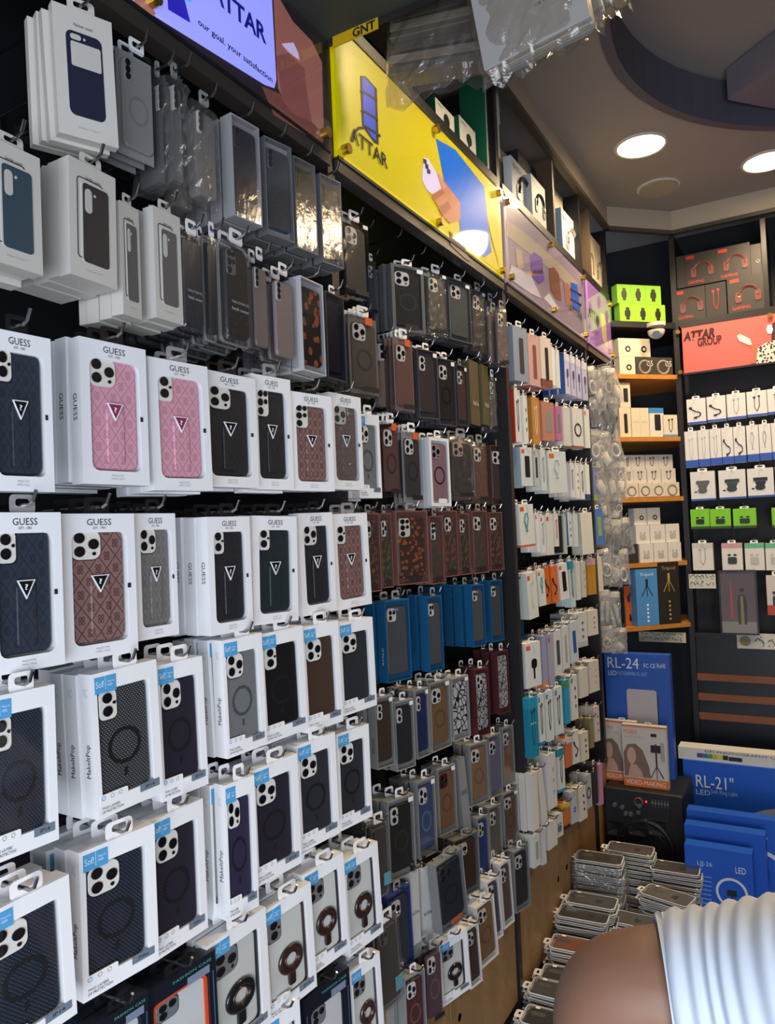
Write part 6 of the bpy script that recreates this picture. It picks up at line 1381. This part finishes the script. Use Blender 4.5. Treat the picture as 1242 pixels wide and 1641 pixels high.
for off in (-.026,-.009,.009,.025): blob(body, [(hr+fr*.085+V((off,0,0)),.0095),(hr+fr*.12+V((off,.008,0)),.0088),(hr+fr*.15+V((off,.02,-.01)),.0075)], 10, 3)
blob(body, [(hr+fr*.03+V((-.025,0,0)),.012),(hr+fr*.07+V((-.05,0,0)),.010)], 10, 3)
for s in (-1,1):
    hip = V((base.x+s*.09, base.y, .46)); blob(body, [(hip,.085),(hip+V((s*.02,.12,-.2)),.078),(V((hip.x+s*.02,base.y+.22,.075)),.062),(V((hip.x+s*.02,base.y-.02,.065)),.055),(V((hip.x+s*.02,base.y-.24,.045)),.038),(V((hip.x+s*.02,base.y-.34,.04)),.034)], 14, 4)
body.smooth = True
SKIN = mat('#8a6450', .5, noise=.1, nscale=25)
pn_ = ob('person', body, SKIN); md = pn_.modifiers.new('merge', 'REMESH'); md.mode = 'VOXEL'; md.voxel_size = .007; md.use_smooth_shade = True
sm = pn_.modifiers.new('smooth', 'SMOOTH'); sm.factor = .5; sm.iterations = 6
tag(pn_, 'kneeling person in pale ribbed shirt, bent elbow at lower right', 'person')
# shirt: ribbed sleeve, torso; trousers; hair
SH = mat('#cbd5e3', .75)
def sleeve(path, k, hem, b):
    q = catmull(path, k); dist = 0; P = []; Rr = []
    n = len(q)
    for i, (p, r) in enumerate(q):
        if i: dist += (p-q[i-1][0]).length
        t = i/(n-1); P.append(p)
        rib = .0022*math.sin(dist*2*math.pi/.021+.5*math.sin(dist*40)) if dist > .0 and t < .86 else .0014*math.sin(dist*2*math.pi/.005)
        Rr.append(r+.012+rib-(.003 if t >= .86 else 0))
    b.tube(P, Rr, 40, cap=False)
    # turned-in hem
    b.tube([P[-1], P[-1]+(P[-2]-P[-1])*1.0], [Rr[-1], Rr[-1]-.006], 40, cap=False); b.smooth = True
sl = B(); sleeve([(p, r) for p, r in arm[:5]]+[((arm[4][0]*.62+arm[5][0]*.38), .066)], 26, 0, sl); ob('shirt_sleeve', sl, SH, pn_)
tb_ = B(); blob(tb_, [(V((base.x,base.y,.46)),.155),(V((base.x,base.y,.75)),.15),(V((base.x,base.y+.01,zs-.08)),.165),(V((base.x,base.y+.015,zs+.01)),.10)], 20, 4)
blob(tb_, [(S,.098),(V((base.x,base.y+.015,zs)),.10),(Sr,.09),(Sr+V((.05,.05,-.15)),.075),(Sr+V((.05,.07,-.2)),.07)], 18, 4); tb_.smooth = True
tso = ob('shirt_body', tb_, SH, pn_); m2 = tso.modifiers.new('merge','REMESH'); m2.mode = 'VOXEL'; m2.voxel_size = .012; m2.use_smooth_shade = True
tr = B()
for s in (-1,1):
    hip = V((base.x+s*.09, base.y, .46)); blob(tr, [(hip,.10),(hip+V((s*.02,.12,-.2)),.09),(V((hip.x+s*.02,base.y+.22,.085)),.078),(V((hip.x+s*.02,base.y-.02,.078)),.07),(V((hip.x+s*.02,base.y-.22,.06)),.052)], 14, 4)
blob(tr, [(V((base.x,base.y,.40)),.14),(V((base.x,base.y,.50)),.158)], 18, 3); tr.smooth = True
to = ob('trousers', tr, mat('#2a2d36',.7), pn_); m3 = to.modifiers.new('merge','REMESH'); m3.mode = 'VOXEL'; m3.voxel_size = .012; m3.use_smooth_shade = True
hb_ = B(); ball(hb_, hd+V((0,-.018,.028)), .104, (.82,.9,1.02), 20, 12); hb_.smooth = True; ob('hair', hb_, mat('#17130f',.6), pn_)
for s in (-1,1): ob('eye', f_mesh(lambda b: ball(b, hd+V((s*.03,.086,.015)), .009)), mat('#e6e2dc',.3), pn_)
ob('mouth', f_mesh(lambda b: ball(b, hd+V((0,.086,-.05)), .018, (1,.4,.3))), mat('#7a4038',.5), pn_)
